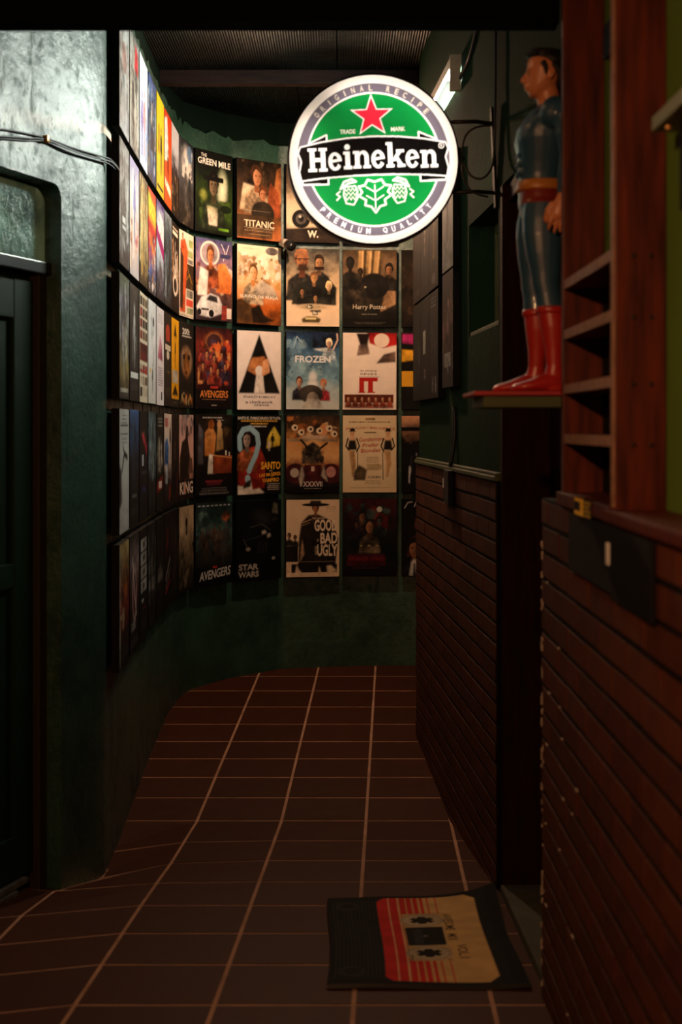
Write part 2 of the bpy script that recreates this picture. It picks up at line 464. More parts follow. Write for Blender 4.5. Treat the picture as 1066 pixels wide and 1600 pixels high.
# upper far wall with a window opening and the lintel over the doorway
m = MB(); t0, t1 = 0.016, 0.16
wx0, wx1, wz0, wz1 = 1.46, 2.04, 1.685, 2.05
m.box(0, wx0, t0, t1, BT - .02, 3.0); m.box(wx1, LF, t0, t1, BT - .02, 3.0)
m.box(wx0, wx1, t0, t1, BT - .02, wz0); m.box(wx0, wx1, t0, t1, wz1, 3.0)
m.box(LF, LF + 0.94, t0, t1, 2.075, 3.0)
o = m.build('wall_right', M['paint_r'], loc=loc, rot=rot); tag(o, 'olive green plaster wall above the brickwork on the right', kind='structure')
wr_rot = rot
# small window
w2 = empty('window_2', loc, rot); tag(w2, 'small dark window deep in the olive wall', kind='structure')
m = MB()
m.box(wx0 + .002, wx0 + .03, 0.10, 0.15, wz0, wz1); m.box(wx1 - .03, wx1 - .002, 0.10, 0.15, wz0, wz1)
m.box(wx0 + .03, wx1 - .03, 0.10, 0.15, wz0, wz0 + .03); m.box(wx0 + .03, wx1 - .03, 0.10, 0.15, wz1 - .03, wz1)
m.build('window_frame', M['shelfgreen'], w2, 0.003)
m = MB(); m.box(wx0 + .03, wx1 - .03, 0.122, 0.130, wz0 + .03, wz1 - .03); m.build('pane', M['paneglass'], w2)
m = MB(); m.box(wx0 + .05, wx1 - .05, 0.105, 0.122, wz0 + .05, wz0 + .062); m.box(wx0 + .05, wx1 - .05, 0.105, 0.122, wz1 - .062, wz1 - .05)
m.box(wx0 + .05, wx0 + .062, 0.105, 0.122, wz0 + .062, wz1 - .062); m.box(wx1 - .062, wx1 - .05, 0.105, 0.122, wz0 + .062, wz1 - .062)
m.build('sash', M['shelfgreen'], w2, 0.002)
m = MB(); m.box(wx0, wx1 + .0, 0.02, 0.10, wz0 - .002, wz0 + .014); m.build('window_sill', M['shelfgreen'], w2, 0.003)

def brick_mesh(name, L, H, D, mt):
    b = MB(); e = 0.001
    b.hexa([(-L / 2, 0, -H / 2), (L / 2, 0, -H / 2), (L / 2, 0, H / 2), (-L / 2, 0, H / 2)],
           [(-L / 2 + e, -D, -H / 2 + e), (L / 2 - e, -D, -H / 2 + e), (L / 2 - e, -D, H / 2 - e), (-L / 2 + e, -D, H / 2 - e)])
    b.hexa([(-L / 2, D, -H / 2), (L / 2, D, -H / 2), (L / 2, D, H / 2), (-L / 2, D, H / 2)],
           [(-L / 2, 0, -H / 2), (L / 2, 0, -H / 2), (L / 2, 0, H / 2), (-L / 2, 0, H / 2)])
    return b.mesh(name, mt)
BP, BH, BL = 0.0575, 0.0485, 0.232
bm_full = [brick_mesh('brick', BL - .004, BH, 0.012, M['brick']), brick_mesh('brick', BL - .004, BH, 0.012, M['brick2'])]
def lay_bricks(parent, x0, x1, zlow, seed):
    r = random.Random(seed); k = 0; z = BT - BP / 2
    while z > zlow:
        off = (0.0 if k % 2 else BL / 2) + r.uniform(-.02, .02)
        x = x0 - off
        while x < x1 - 0.005:
            a, b = max(x, x0), min(x + BL, x1)
            if b - a > 0.02:
                o = bpy.data.objects.new('brick', r.choice(bm_full))
                o.location = ((a + b) / 2, 0.012 + r.uniform(-.0006, .0006), z + r.uniform(-.0012, .0012))
                o.rotation_euler = (r.uniform(-.006, .006), r.uniform(-.004, .004), r.uniform(-.003, .003))
                o.scale = ((b - a - .007) / (BL - .004), 1, 1)
                put(o, parent)
            x += BL
        z -= BP; k += 1
    return k
m = MB(); m.box(0, LF, 0.002, 0.16, -0.1, BT)
bw = m.build('wall_brick_far', M['mortar'], loc=loc, rot=rot)
tag(bw, 'dark brown brick dado under the olive wall', kind='structure')
lay_bricks(bw, 0, LF, -0.03, 21)
m = MB(); m.box(-0.005, LF, -0.006, 0.05, BT, BT + 0.014); m.box(-0.005, LF, 0.0, 0.05, BT + 0.014, BT + 0.024)
o = m.build('trim_2', M['shelfgreen'], loc=loc, rot=rot, bevel=0.003); tag(o, 'thin olive ledge along the top of the brick dado', kind='structure')

# near brick wall, its ledge and the green wall above
NX = 0.437
p0, p1 = (NX, 3.10), (NX, -0.9)
loc2, rot2, LN = wall_frame('', p0, p1, '')
m = MB(); m.box(0, LN, 0.002, 0.25, -0.05, BT)
bw2 = m.build('wall_brick_near', M['mortar'], loc=loc2, rot=rot2)
tag(bw2, 'red brown brick dado beside the door mat', kind='structure')
lay_bricks(bw2, 0, 1.75, 0.10, 22)
# pale chips of mortar along the corner of the brickwork
m = MB(); r = random.Random(8)
for k in range(46):
    z = r.uniform(0.16, 1.16); h = r.uniform(.004, .02); y = 3.099 - abs(r.gauss(0, .012))
    m.box(NX - .0018, NX + .004, y - r.uniform(.0015, .004), y, z, z + h)
for k in range(16):
    z = BT - BP * r.randint(1, 17) - .004; y = 3.09 - r.random() ** 1.6 * 0.45; l = r.uniform(.004, .022)
    m.box(NX - .0015, NX + .003, y - l, y, z, z + r.uniform(.0012, .003))
o = m.build('mortar_chips', M['chip'], bw2)
o.matrix_parent_inverse = (Matrix.Translation(loc2) @ Matrix.Rotation(rot2[2], 4, 'Z')).inverted()
o['kind'] = 'stuff'
m = MB(); m.box(0.52, 0.68, -0.9, 3.10, BT - .02, 3.0)
o = m.build('wall_near_right', M['paint_n']); tag(o, 'green painted wall behind the wooden shelf unit', kind='structure')
m = MB(); m.box(NX - .012, 0.52, -0.9, 2.30, BT, BT + 0.022); 
o = m.build('trim_3', M['wood'], bevel=0.004); tag(o, 'red brown wooden ledge on top of the near brickwork', kind='structure')

# doorway between the two brick walls
d2 = empty('door_2', (0.5, 3.57, 0.1)); tag(d2, 'dark stained wooden doorway with a concrete threshold', kind='structure')
def w2l(mb, x0, x1, y0, y1, z0, z1):
    return mb.box(x0 - .5, x1 - .5, y0 - 3.57, y1 - 3.57, z0 - .1, z1 - .1)
m = MB(); w2l(m, 0.452, 0.600, 3.985, 4.035, 0.05, 2.07); m.build('door_frame', M['darkwood'], d2, 0.004)
m = MB(); w2l(m, 0.470, 0.600, 3.105, 3.985, 2.02, 2.07); m.build('door_frame', M['darkwood'], d2, 0.004)
m = MB(); w2l(m, 0.585, 0.62, 3.11, 3.985, 0.12, 2.02); m.build('leaf', M['darkwood'], d2, 0.003)
m = MB()
def th(x, y, dz): return (x - .5, y - 3.57, floor_z(x, y) + dz - .1)
m.hexa([th(.447, 3.11, -.05), th(.62, 3.11, -.05), th(.62, 3.985, -.05), th(.447, 3.985, -.05)],
       [th(.447, 3.11, .028), th(.62, 3.11, .028), th(.62, 3.985, .028), th(.447, 3.985, .028)])
m.build('threshold', M['concrete'], d2, 0.006)

# ---- roof: smoked ribbed sheets on a wooden beam, and the black beam over the entrance
m = MB(); m.box(-2.6, 1.3, -1.2, 7.8, 3.02, 3.10)
roof = m.build('ceiling', M['beam']); tag(roof, 'dark roof of ribbed plastic sheets', kind='structure')
for y0, y1, x0, x1 in ((3.05, 6.33, -1.25, -0.02), (3.05, 6.33, -0.015, 1.0), (6.42, 7.72, -1.25, -0.21), (6.42, 7.72, -0.205, 1.0)):
    m = MB(); n = int((x1 - x0) / 0.011); prev = None
    for i in range(n * 2 + 1):
        x = x0 + (x1 - x0) * i / (2 * n); z = 2.978 + (0.0035 if i % 2 else 0)
        cur = ((x, y0, z), (x, y1, z))
        if prev: m.add([prev[0], cur[0], cur[1], prev[1]], [(3, 2, 1, 0)], 0, True)
        prev = cur
    m.box(x0, x1, y0, y1, 2.985, 2.995)
    m.build('roof_sheet', M['poly'], roof)
m = MB(); m.box(-0.82, 0.5, 6.35, 6.42, 2.925, 2.99)
o = m.build('trim_4', M['beamwood'], bevel=0.004); tag(o, 'rough brown roof beam under the ribbed sheets', kind='structure')
m = MB(); m.box(-1.7, 0.44, 2.86, 2.93, 2.205, 3.02)
o = m.build('trim_5', M['beam']); tag(o, 'black beam across the top of the entrance', kind='structure')
m = MB(); m.box(-2.6, 0.7, -1.1, -0.95, -0.1, 3.02)
o = m.build('wall_back', M['dark_paint_shade']); tag(o, 'dark wall behind the entrance', kind='structure')

# ================================================================ POSTERS
PW, PH, PT = 0.284, 0.405, 0.026
_tc = {}
def text_tris(s, bold=0.0):
    """outline text as triangles in a unit box: (verts 0..1, tris, aspect)"""
    key = (s, bold)
    if key in _tc: return _tc[key]
    cu = bpy.data.curves.new('t', 'FONT'); cu.body = s; cu.offset = bold; cu.resolution_u = 3
    ob = bpy.data.objects.new('t', cu)
    me = ob.to_mesh(); me.calc_loop_triangles()
    v = [(p.co.x, p.co.y) for p in me.vertices]; f = [tuple(t.vertices) for t in me.loop_triangles]
    ob.to_mesh_clear(); bpy.data.objects.remove(ob); bpy.data.curves.remove(cu)
    x0 = min(p[0] for p in v); x1 = max(p[0] for p in v); y0 = min(p[1] for p in v); y1 = max(p[1] for p in v)
    v = [((p[0] - x0) / (x1 - x0), (p[1] - y0) / (y1 - y0)) for p in v]
    _tc[key] = (v, f, (x1 - x0) / (y1 - y0))
    return _tc[key]

def value_noise(rs, W, H, cells, octaves=4, gain=0.55):
    """smooth noise field 0..1 on a W x H raster, cells across the width"""
    out = np.zeros((H, W), np.float32); amp = 1.0; tot = 0.0
    for o in range(octaves):
        cx = max(2, int(cells * 2 ** o)); cy = max(2, int(cx * H / W))
        g = rs.rand(cy + 2, cx + 2).astype(np.float32)
        x = np.linspace(0, cx, W, endpoint=False); y = np.linspace(0, cy, H, endpoint=False)
        xi = x.astype(int); yi = y.astype(int); fx_ = x - xi; fy_ = y - yi
        fx_ = fx_ * fx_ * (3 - 2 * fx_); fy_ = (fy_ * fy_ * (3 - 2 * fy_))[:, None]
        a = g[yi][:, xi] * (1 - fx_) + g[yi][:, xi + 1] * fx_; b = g[yi + 1][:, xi] * (1 - fx_) + g[yi + 1][:, xi + 1] * fx_
        out += amp * (a * (1 - fy_) + b * fy_); tot += amp; amp *= gain
    out /= tot
    return np.clip((out - .5) * 1.9 + .5, 0, 1)

class Print:
    """flat photographic print painted as a colour field; u across, v up, both 0..1"""
    def __init__(s, seed=0, nx=60, ny=100):
        s.r = random.Random(seed); s.nx, s.ny = nx, ny; W, H = nx * 2, ny * 2; s.W, s.H = W, H
        rs = np.random.RandomState(seed)
        s.U, s.V = np.meshgrid((np.arange(W) + .5) / W, (np.arange(H) + .5) / H); s.U = s.U.astype(np.float32); s.V = s.V.astype(np.float32)
        s.N = value_noise(rs, W, H, 5, 5, .62); s.N2 = value_noise(rs, W, H, 9, 4, .6)
        s.A = np.zeros((H, W, 3), np.float32)
    def comp(s, m, col, grain=0.55):
        col = np.asarray(col, np.float32)
        if col.ndim == 1: col = col[None, None, :]
        lum = col.max(-1, keepdims=True); k = np.clip((.62 - lum) / .3, .12, 1)
        g = 1 + grain * k * (s.N[..., None] - .5) * 2
        m = np.clip(m, 0, 1)[..., None]
        s.A = s.A * (1 - m) + col * g * m; return s
    def _ramp(s, c, c2, lo, hi):
        a = np.array(hx(c), np.float32)
        if not c2: return a
        b = np.array(hx(c2), np.float32); t = np.clip((s.V - lo) / (hi - lo + 1e-9), 0, 1)[..., None]
        return a + (b - a) * t
    def bg(s, *stops):
        st = [np.array(hx(c), np.float32) for c in stops]
        if len(st) == 1: return s.comp(np.ones_like(s.U), st[0])
        t = (1 - s.V + (s.N2 - .5) * .10) * (len(st) - 1); t = np.clip(t, 0, len(st) - 1.001); i = t.astype(int); f = (t - i)[..., None]
        S = np.stack(st); return s.comp(np.ones_like(s.U), S[i] * (1 - f) + S[np.minimum(i + 1, len(st) - 1)] * f)
    def mask(s, pts):
        m = np.zeros(s.U.shape, bool); n = len(pts)
        for i in range(n):
            (x0, y0), (x1, y1) = pts[i], pts[(i + 1) % n]
            if abs(y0 - y1) < 1e-9: continue
            m ^= ((s.V >= min(y0, y1)) & (s.V < max(y0, y1))) & (s.U < x0 + (s.V - y0) * (x1 - x0) / (y1 - y0))
        return m.astype(np.float32)
    def blur(s, m, k):
        for q in range(k):
            d = 1 + q % 3
            p = np.pad(m, d, mode='edge'); m = (p[d:-d, d:-d] * 2 + p[:-2 * d, d:-d] + p[2 * d:, d:-d] + p[d:-d, :-2 * d] + p[d:-d, 2 * d:]) / 6
        return m
    def poly(s, pts, c, c2=None, feather=3):
        ys = [p[1] for p in pts]; m = s.mask(pts)
        if feather: m = s.blur(m, feather)
        return s.comp(m, s._ramp(c, c2, min(ys), max(ys)) * (.66 + .66 * s.N2[..., None]))
    def rect(s, u0, v0, u1, v1, c, c2=None):
        m = ((s.U >= u0) & (s.U <= u1) & (s.V >= v0) & (s.V <= v1)).astype(np.float32)
        return s.comp(m, s._ramp(c, c2, v0, v1))
    def _d(s, u, v, ru, rv): return np.sqrt(((s.U - u) / ru) ** 2 + ((s.V - v) / rv) ** 2)
    def ell(s, u, v, ru, rv, c, c2=None, n=18, soft=None, f=.10):
        d = s._d(u, v, ru, rv)
        if soft is not None:
            t = np.clip(d, 0, 1)[..., None]; return s.comp(np.clip((1 - d) / .45, 0, 1), np.array(hx(c)) * (1 - t) + np.array(hx(soft)) * t)
        return s.comp(np.clip((1 - d) / f + .5, 0, 1), s._ramp(c, c2, v - rv, v + rv))
    def line(s, pts, wd, c):
        m = np.zeros_like(s.U); X, Y = s.U * PW, s.V * PH
        for (a, b), (c1, d1) in zip(pts[:-1], pts[1:]):
            x0, y0, dx, dy = a * PW, b * PH, (c1 - a) * PW, (d1 - b) * PH
            t = np.clip(((X - x0) * dx + (Y - y0) * dy) / (dx * dx + dy * dy + 1e-12), 0, 1)
            m = np.maximum(m, np.clip((wd / 2 - np.hypot(X - x0 - t * dx, Y - y0 - t * dy)) / .0012 + .5, 0, 1))
        return s.comp(m, hx(c), .2)
    def txt(s, t, u, v, w, h, c, bold=0.0, slant=0.0, rot=0.0, shear=0.0):
        """text filling a box w x h centred at u, v"""
        V, F, asp = text_tris(t, bold); P = []
        for x, y in V:
            X, Y = (x - .5) * w + slant * (y - .5) * h, (y - .5) * h + shear * (x - .5) * w
            if rot:
                a, b = X * PW, Y * PH; cr, sr = math.cos(rot), math.sin(rot)
                X, Y = (a * cr - b * sr) / PW, (a * sr + b * cr) / PH
            P.append(((u + X) * s.W - .5, (v + Y) * s.H - .5))
        m = np.zeros((s.H, s.W), np.float32)
        for f in F:
            (ax, ay), (bx, by), (cx, cy) = [P[k] for k in f]
            i0, i1 = max(0, int(min(ax, bx, cx))), min(s.W, int(max(ax, bx, cx)) + 2); j0, j1 = max(0, int(min(ay, by, cy))), min(s.H, int(max(ay, by, cy)) + 2)
            if i1 <= i0 or j1 <= j0: continue
            X, Y = np.meshgrid(np.arange(i0, i1), np.arange(j0, j1))
            d1 = (X - bx) * (ay - by) - (ax - bx) * (Y - by); d2 = (X - cx) * (by - cy) - (bx - cx) * (Y - cy); d3 = (X - ax) * (cy - ay) - (cx - ax) * (Y - ay)
            m[j0:j1, i0:i1][~(((d1 < 0) | (d2 < 0) | (d3 < 0)) & ((d1 > 0) | (d2 > 0) | (d3 > 0)))] = 1
        return s.comp(m, hx(c), .1)
    def credits(s, u, v, w, n, c, gap=0.016, h=0.006):
        m = np.zeros_like(s.U)
        for i in range(n):
            ww = w * s.r.uniform(.78, 1); x = u - ww / 2
            while x < u + ww / 2:
                l = s.r.uniform(.012, .04); m[(s.U >= x) & (s.U <= min(x + l, u + ww / 2)) & (s.V >= v - i * gap) & (s.V <= v - i * gap + h)] = s.r.uniform(.6, 1); x += l + .010
        return s.comp(m, hx(c), .2)
    def bust(s, u, v, k, skin='#b58a6a', hair='#2a1c14', coat='#222', shade=None, turn=0.0):
        """a generic head and shoulders; v is the chin, k the head height"""
        q = PH / PW * .72; K = k * q; S = np.array(hx(skin), np.float32); D = np.array(hx(shade), np.float32) if shade else S * .32; Hc = np.array(hx(hair), np.float32); C = np.array(hx(coat), np.float32)
        m = s.mask([(u - 1.15 * K, v - 1.5 * k), (u + 1.15 * K, v - 1.5 * k), (u + 1.0 * K, v - .5 * k), (u + .35 * K, v - .14 * k), (u - .35 * K, v - .14 * k), (u - 1.0 * K, v - .5 * k)])
        s.comp(s.blur(m, 4), (C * .6)[None, None] + (C * .9 + .004)[None, None] * np.clip(s.N2 * 2.2 - .6, 0, 1.5)[..., None], .7)
        s.comp(s.blur(s.mask([(u - .22 * K, v - .35 * k), (u + .22 * K, v - .35 * k), (u + .2 * K, v + .2 * k), (u - .2 * K, v + .2 * k)]), 2), D * 1.1)
        d = s._d(u - turn * .06 * K, v + .60 * k, .53 * K, .50 * k); s.comp(np.clip((1.03 - d + (s.N2 - .5) * .3) / .12, 0, 1), Hc * (.5 + 1.1 * s.N2[..., None]))
        fu, fv = u + turn * .06 * K, v + .45 * k
        d = s._d(fu, fv, .40 * K, .47 * k); lx_ = np.clip(.5 - (s.U - fu) / (.8 * K) + .25 * (s.V - fv) / k, 0, 1)[..., None]
        s.comp(np.clip((1 - d) / .14, 0, 1), D + (S * 1.12 - D) * lx_, .35)
        hm = np.clip(((s.V - v) / k - .70 - .10 * np.cos((s.U - u) / K * 5) + (s.N2 - .5) * .15) / .06, 0, 1) * np.clip((1.02 - s._d(u, v + .6 * k, .5 * K, .5 * k)) / .1, 0, 1)
        s.comp(hm, Hc * (.5 + 1.1 * s.N2[..., None]))
        for e in (-.17, .17):
            ex = fu + (e + turn * .05) * K
            s.comp(.75 * np.clip(1 - s._d(ex, v + .52 * k, .13 * K, .08 * k), 0, 1) ** .5, D * .7, .2); s.comp(np.clip((1 - s._d(ex, v + .50 * k, .07 * K, .028 * k)) / .5, 0, 1), Hc * .6, .1)
        s.comp(.7 * np.clip(1 - s._d(fu + .06 * K, v + .34 * k, .07 * K, .13 * k), 0, 1), D * .9, .1)
        s.comp(.9 * np.clip((1 - s._d(fu, v + .20 * k, .15 * K, .03 * k)) / .5, 0, 1), np.array([D[0] * .9, D[1] * .55, D[2] * .55]), .1)
        return s
    def fig(s, u, v, h, c, c2=None, lean=0.0):
        """a generic standing figure; v is the foot line"""
        k = h; P = [(-.10, 0), (-.03, 0), (0, .40), (.03, 0), (.10, 0), (.10, .45), (.13, .5), (.20, .42), (.24, .46), (.16, .78), (.05, .84), (-.05, .84), (-.16, .78), (-.24, .46), (-.2, .42), (-.13, .5), (-.10, .45)]
        col = s._ramp(c, c2, v, v + h); col = col * (.55 + .9 * s.N2[..., None])
        s.comp(s.blur(s.mask([(u + (x + lean * y) * k * 1.1, v + y * k) for x, y in P]), 3), col)
        return s.comp(np.clip((1 - s._d(u + lean * .92 * k, v + .92 * k, .085 * k, .075 * k)) / .2, 0, 1), col)
    def blobs(s, n, box, cols, size=(.03, .12), tall=1.0):
        u0, v0, u1, v1 = box; B = s.blur(((s.U >= u0) & (s.U <= u1) & (s.V >= v0) & (s.V <= v1)).astype(np.float32), 4)
        for i in range(int(n * 1.6)):
            u, v = s.r.uniform(u0, u1), s.r.uniform(v0, v1); q = s.r.uniform(*size) * s.r.uniform(.5, 1.3); c = np.array(hx(s.r.choice(cols)), np.float32)
            sh = s.r.randint(0, s.W - 1); nn = np.roll(s.N2, sh, 1)
            d = s._d(u, v, q * s.r.uniform(.6, 1.3), q * .75 * tall * s.r.uniform(.6, 1.4))
            s.comp(B * np.clip((1.0 - d + (nn - .5) * 1.3) / s.r.uniform(.25, .7), 0, 1) * s.r.uniform(.6, 1), c * s.r.uniform(.7, 1.2), .8)
        return s
    def streaks(s, n, box, cols, wd=(.01, .04)):
        u0, v0, u1, v1 = box
        for i in range(int(n * 1.5)):
            u = s.r.uniform(u0, u1); q = s.r.uniform(*wd); a, b = sorted((s.r.uniform(v0, v1), s.r.uniform(v0, v1))); nn = np.roll(s.N2, s.r.randint(0, s.W - 1), 1)
            m = np.clip(1.2 - np.abs(s.U - u + (nn - .5) * q * 1.5) / q, 0, 1) * np.clip((s.V - a) / .04, 0, 1) * np.clip((b - s.V) / .04, 0, 1)
            s.comp(m * s.r.uniform(.5, 1), hx(s.r.choice(cols)), .8)
        return s
    def mesh(s, name):
        nx, ny = s.nx, s.ny
        C = s.A.reshape(ny, 2, nx, 2, 3).mean((1, 3)).reshape(-1, 3)
        if (nx, ny) not in Print.grid:
            j, i = np.mgrid[0:ny, 0:nx]
            V = np.stack([(i / (nx - 1) - .5) * (PW - .003), np.full(i.shape, -PT / 2 - .0006), (j / (ny - 1) - .5) * (PH - .003)], -1).reshape(-1, 3)
            q = (j[:-1, :-1] * nx + i[:-1, :-1]).reshape(-1); Print.grid[nx, ny] = (V, np.stack([q, q + 1, q + nx + 1, q + nx], -1))
        V, F = Print.grid[nx, ny]
        me = bpy.data.meshes.new(name); me.vertices.add(len(V)); me.vertices.foreach_set('co', V.astype(np.float32).ravel())
        me.loops.add(F.size); me.loops.foreach_set('vertex_index', F.astype(np.int32).ravel())
        me.polygons.add(len(F)); me.polygons.foreach_set('loop_start', np.arange(0, F.size, 4, dtype=np.int32))
        me.update(calc_edges=True)
        at = me.color_attributes.new('Col', 'FLOAT_COLOR', 'POINT')
        at.data.foreach_set('color', np.concatenate([np.clip(C, 0, 1), np.ones((len(C), 1))], 1).astype(np.float32).ravel())
        me.materials.append(M['print']); return me
Print.grid = {}

ART = {}
def art(r, c, desc):
    def deco(fn): ART[r, c] = (desc, fn); return fn
    return deco

# ---- top row
@art(0, 0, 'pale grey misty')
def _(p): p.bg('#aaa', '#c4c2c0', '#a4a4a8', '#c0c0c6').streaks(26, (0, 0, 1, 1), ['#8a8a88', '#d8d6d2', '#b7a59c', '#777'], (.02, .1)).ell(.5, .62, .2, .13, '#b09088')
@art(0, 1, 'grey and cream with a red patch')
def _(p): p.bg('#8b8a86', '#c9c2b8', '#8c8a88').streaks(24, (0, 0, 1, 1), ['#6d6a66', '#d8cfc6', '#a69a90'], (.02, .1)).poly([(.5, .72), (.9, .7), (.85, .9), (.6, .95)], '#c8424a').fig(.35, .1, .6, '#55504c')
@art(0, 2, 'white with violet and pink figures')
def _(p): p.bg('#efeef2', '#d8d8ea', '#c6cde0').fig(.3, .1, .6, '#7c6fae', '#b9a6d0').fig(.6, .12, .62, '#d0606c', '#e4b0a8').fig(.8, .1, .5, '#6a84b8').streaks(10, (0, 0, 1, .7), ['#fff', '#9aa0c8'])
@art(0, 3, 'blue and white streaked')
def _(p): p.bg('#3a4c94', '#c4d2e6', '#6f8fb4', '#23344e').streaks(44, (0, 0, 1, 1), ['#16243e', '#f0f2f6', '#3b62a0', '#c8b48c', '#1f6078'], (.02, .08)).bust(.5, .6, .2, '#d8c8b8', '#1a1c24', '#24304a')
@art(0, 4, 'bright yellow')
def _(p): p.bg('#f2dc2c', '#ecd22a', '#e6c82c').fig(.62, .22, .5, '#2a2410').streaks(7, (.1, .1, .9, .5), ['#8c7a18', '#fff07a'], (.01, .03)).rect(.12, .06, .88, .09, '#3a300c').poly([(.2, .4), (.45, .42), (.4, .72), (.25, .7)], '#c0a018')
@art(0, 5, 'orange and white')
def _(p): p.bg('#e2541c', '#e86a2a', '#d86a16').poly([(.05, .45), (.6, .5), (.4, .95), (.05, .9)], '#f0ece4').fig(.5, .12, .5, '#b04c10', '#7c2c10').poly([(.1, .2), (.9, .12), (.9, .22), (.1, .28)], '#f6efe0').streaks(8, (0, 0, 1, .5), ['#f08a24', '#a8480e'])
@art(0, 6, 'white sky above a dark brown scene')
def _(p): p.bg('#d8dade', '#c6ccd6', '#4c3c40', '#3a2a1c', '#241a12').fig(.4, .25, .42, '#4a4448').fig(.7, .2, .4, '#30282a').blobs(16, (0, .05, 1, .45), ['#6c5840', '#201814', '#8c7a60'])
@art(0, 7, 'dark poster with a pale moon disc')
def _(p):
    p.bg('#1c2026', '#4a4c50', '#2e2c2c', '#1a1614').ell(.5, .74, .42, .24, '#d6d4d0', soft='#8b8a88').ell(.72, .86, .2, .1, '#5c7898').blobs(10, (.15, .55, .9, .9), ['#b8b4ae', '#8a8c90', '#e8e6e2'])
    p.fig(.45, .2, .5, '#3c3c3c', '#5a5854').fig(.72, .22, .44, '#24262a').blobs(20, (0, 0, 1, .3), ['#3c342c', '#221e1a', '#4c4438'])
@art(0, 8, 'black and green')
def _(p):
    p.bg('#090c08', '#0c120a', '#20300f', '#1c2a0c', '#0a1006').ell(.72, .55, .2, .32, '#dfe6c4', soft='#2a3a14')
    p.ell(.2, .45, .16, .1, '#8a9440', soft='#1c280c').blobs(16, (0, .1, 1, .42), ['#24380f', '#3c5418', '#141e08'])
    p.bust(.48, .46, .28, '#8c7458', '#0c0a08', '#1c2412', '#3a3422').poly([(.36, .1), (.58, .1), (.6, .32), (.3, .34)], '#d9d3bd', '#5c5c3c').rect(.2, .64, .75, .70, '#0a0a08')
    p.ell(.82, .32, .16, .05, '#0e1a08').rect(.62, .05, .9, .08, '#5c8c24')
    p.txt('THE', .22, .935, .15, .04, '#e8e4d8', .01).txt('GREEN MILE', .5, .865, .88, .075, '#f0ece0', .018)
@art(0, 9, 'sepia poster of an embracing couple')
def _(p):
    p.bg('#16100a', '#38281a', '#4a3420', '#7a4c28', '#a05c30').blobs(20, (0, .5, 1, 1), ['#241a10', '#54402a', '#140e08']).poly([(.78, .4), (1, .5), (1, .96), (.9, .92)], '#b06c3c')
    p.poly([(.62, .3), (.98, .3), (.95, .62), (.75, .74)], '#8a4424').poly([(.06, .36), (.45, .36), (.45, .66), (.14, .7)], '#b09a78', '#d0bea0')
    p.bust(.44, .68, .24, '#d09068', '#3c2414', '#8c7458', '#7a4a2c', 1).bust(.58, .5, .17, '#c08058', '#4a2614', '#5a3420')
    p.ell(.58, .34, .26, .15, '#2c241a').rect(.0, .02, .8, .3, '#5c4028', '#3c2c1c').credits(.45, .36, .6, 1, '#c0a684')
    p.txt('TITANIC', .5, .2, .68, .085, '#f2e2c4', .012).rect(.16, .145, .84, .149, '#d8c8a8').credits(.48, .12, .7, 2, '#b89a74').credits(.5, .06, .6, 1, '#b89a74')
@art(0, 10, 'cream poster with round black eye')
def _(p):
    p.bg('#1a1a1c', '#5a4a3c', '#d8c4a4', '#e0ccac', '#4a3a2c').ell(.28, .3, .17, .12, '#141210').ell(.28, .3, .10, .07, '#57504a').ell(.28, .3, .05, .035, '#17120e').ell(.26, .33, .025, .018, '#c8c0b4')
    p.poly([(0, .17), (.6, .2), (1, .1), (1, 0), (0, 0)], '#2a2018').txt('W.', .5, .11, .2, .09, '#f0e4d0', .03).blobs(10, (.4, .2, 1, .8), ['#b89c78', '#e8d8bc', '#8c7458'])
@art(0, 11, 'dark brown scene')
def _(p): p.bg('#1a140e', '#4c3a28', '#241a12').blobs(20, (0, .1, 1, .9), ['#6c5238', '#140e0a', '#8c7050']).bust(.5, .5, .25)

# ---- second row
@art(1, 0, 'grey figure in fog')
def _(p): p.bg('#8c8e90', '#b4b6b6', '#6c6e70', '#3c3e40').fig(.5, .1, .65, '#26282a', '#8c8c8c').streaks(20, (0, 0, 1, 1), ['#d4d6d6', '#55585a', '#9a9a98'], (.02, .08)).rect(.3, .35, .6, .4, '#e8e8e8').rect(.3, .3, .65, .33, '#ddd')
@art(1, 1, 'white poster with red, pink and violet')
def _(p): p.bg('#a8a4c4', '#e6e0de', '#e8c4b0', '#d0c4c4').fig(.5, .3, .6, '#8c88b4').blobs(16, (0, .05, 1, .5), ['#e0705c', '#f0d0b8', '#c83c3c', '#f4ece4', '#d8a08c']).streaks(10, (0, 0, 1, 1), ['#fff', '#c8b4c4'])
@art(1, 2, 'tan and gold')
def _(p): p.bg('#6a5c48', '#b89a68', '#d8c08c', '#8c6c3c', '#3c3018').fig(.45, .2, .6, '#5c4a30', '#d0b080').streaks(24, (0, 0, 1, 1), ['#f0e0b4', '#8c7040', '#c8a050', '#3a2c14'], (.02, .07))
@art(1, 3, 'red and yellow striped top over a crowd')
def _(p):
    p.bg('#d8443c', '#e8b838', '#d4504c', '#6070a0', '#4c4038').poly([(0, .78), (1, .68), (1, .86), (0, .95)], '#f0cc48').poly([(0, .62), (1, .5), (1, .62), (0, .72)], '#d03c38').blobs(34, (0, .03, 1, .58), ['#e8b03c', '#342c44', '#d06a3c', '#f0e8dc', '#4c6ca0', '#241c18'])
@art(1, 4, 'white and purple with a magenta sash')
def _(p): p.bg('#5a3c8c', '#e4e8f0', '#cfe0ec', '#7a7684', '#3a363c').poly([(0, .62), (1, .42), (1, .56), (0, .76)], '#b0287c').poly([(.2, .7), (.9, .62), (.9, .85), (.3, .9)], '#f2f2f2').fig(.5, .06, .42, '#5c4c4c', '#a8928c').streaks(10, (0, 0, 1, .45), ['#8c8488', '#241f22'])
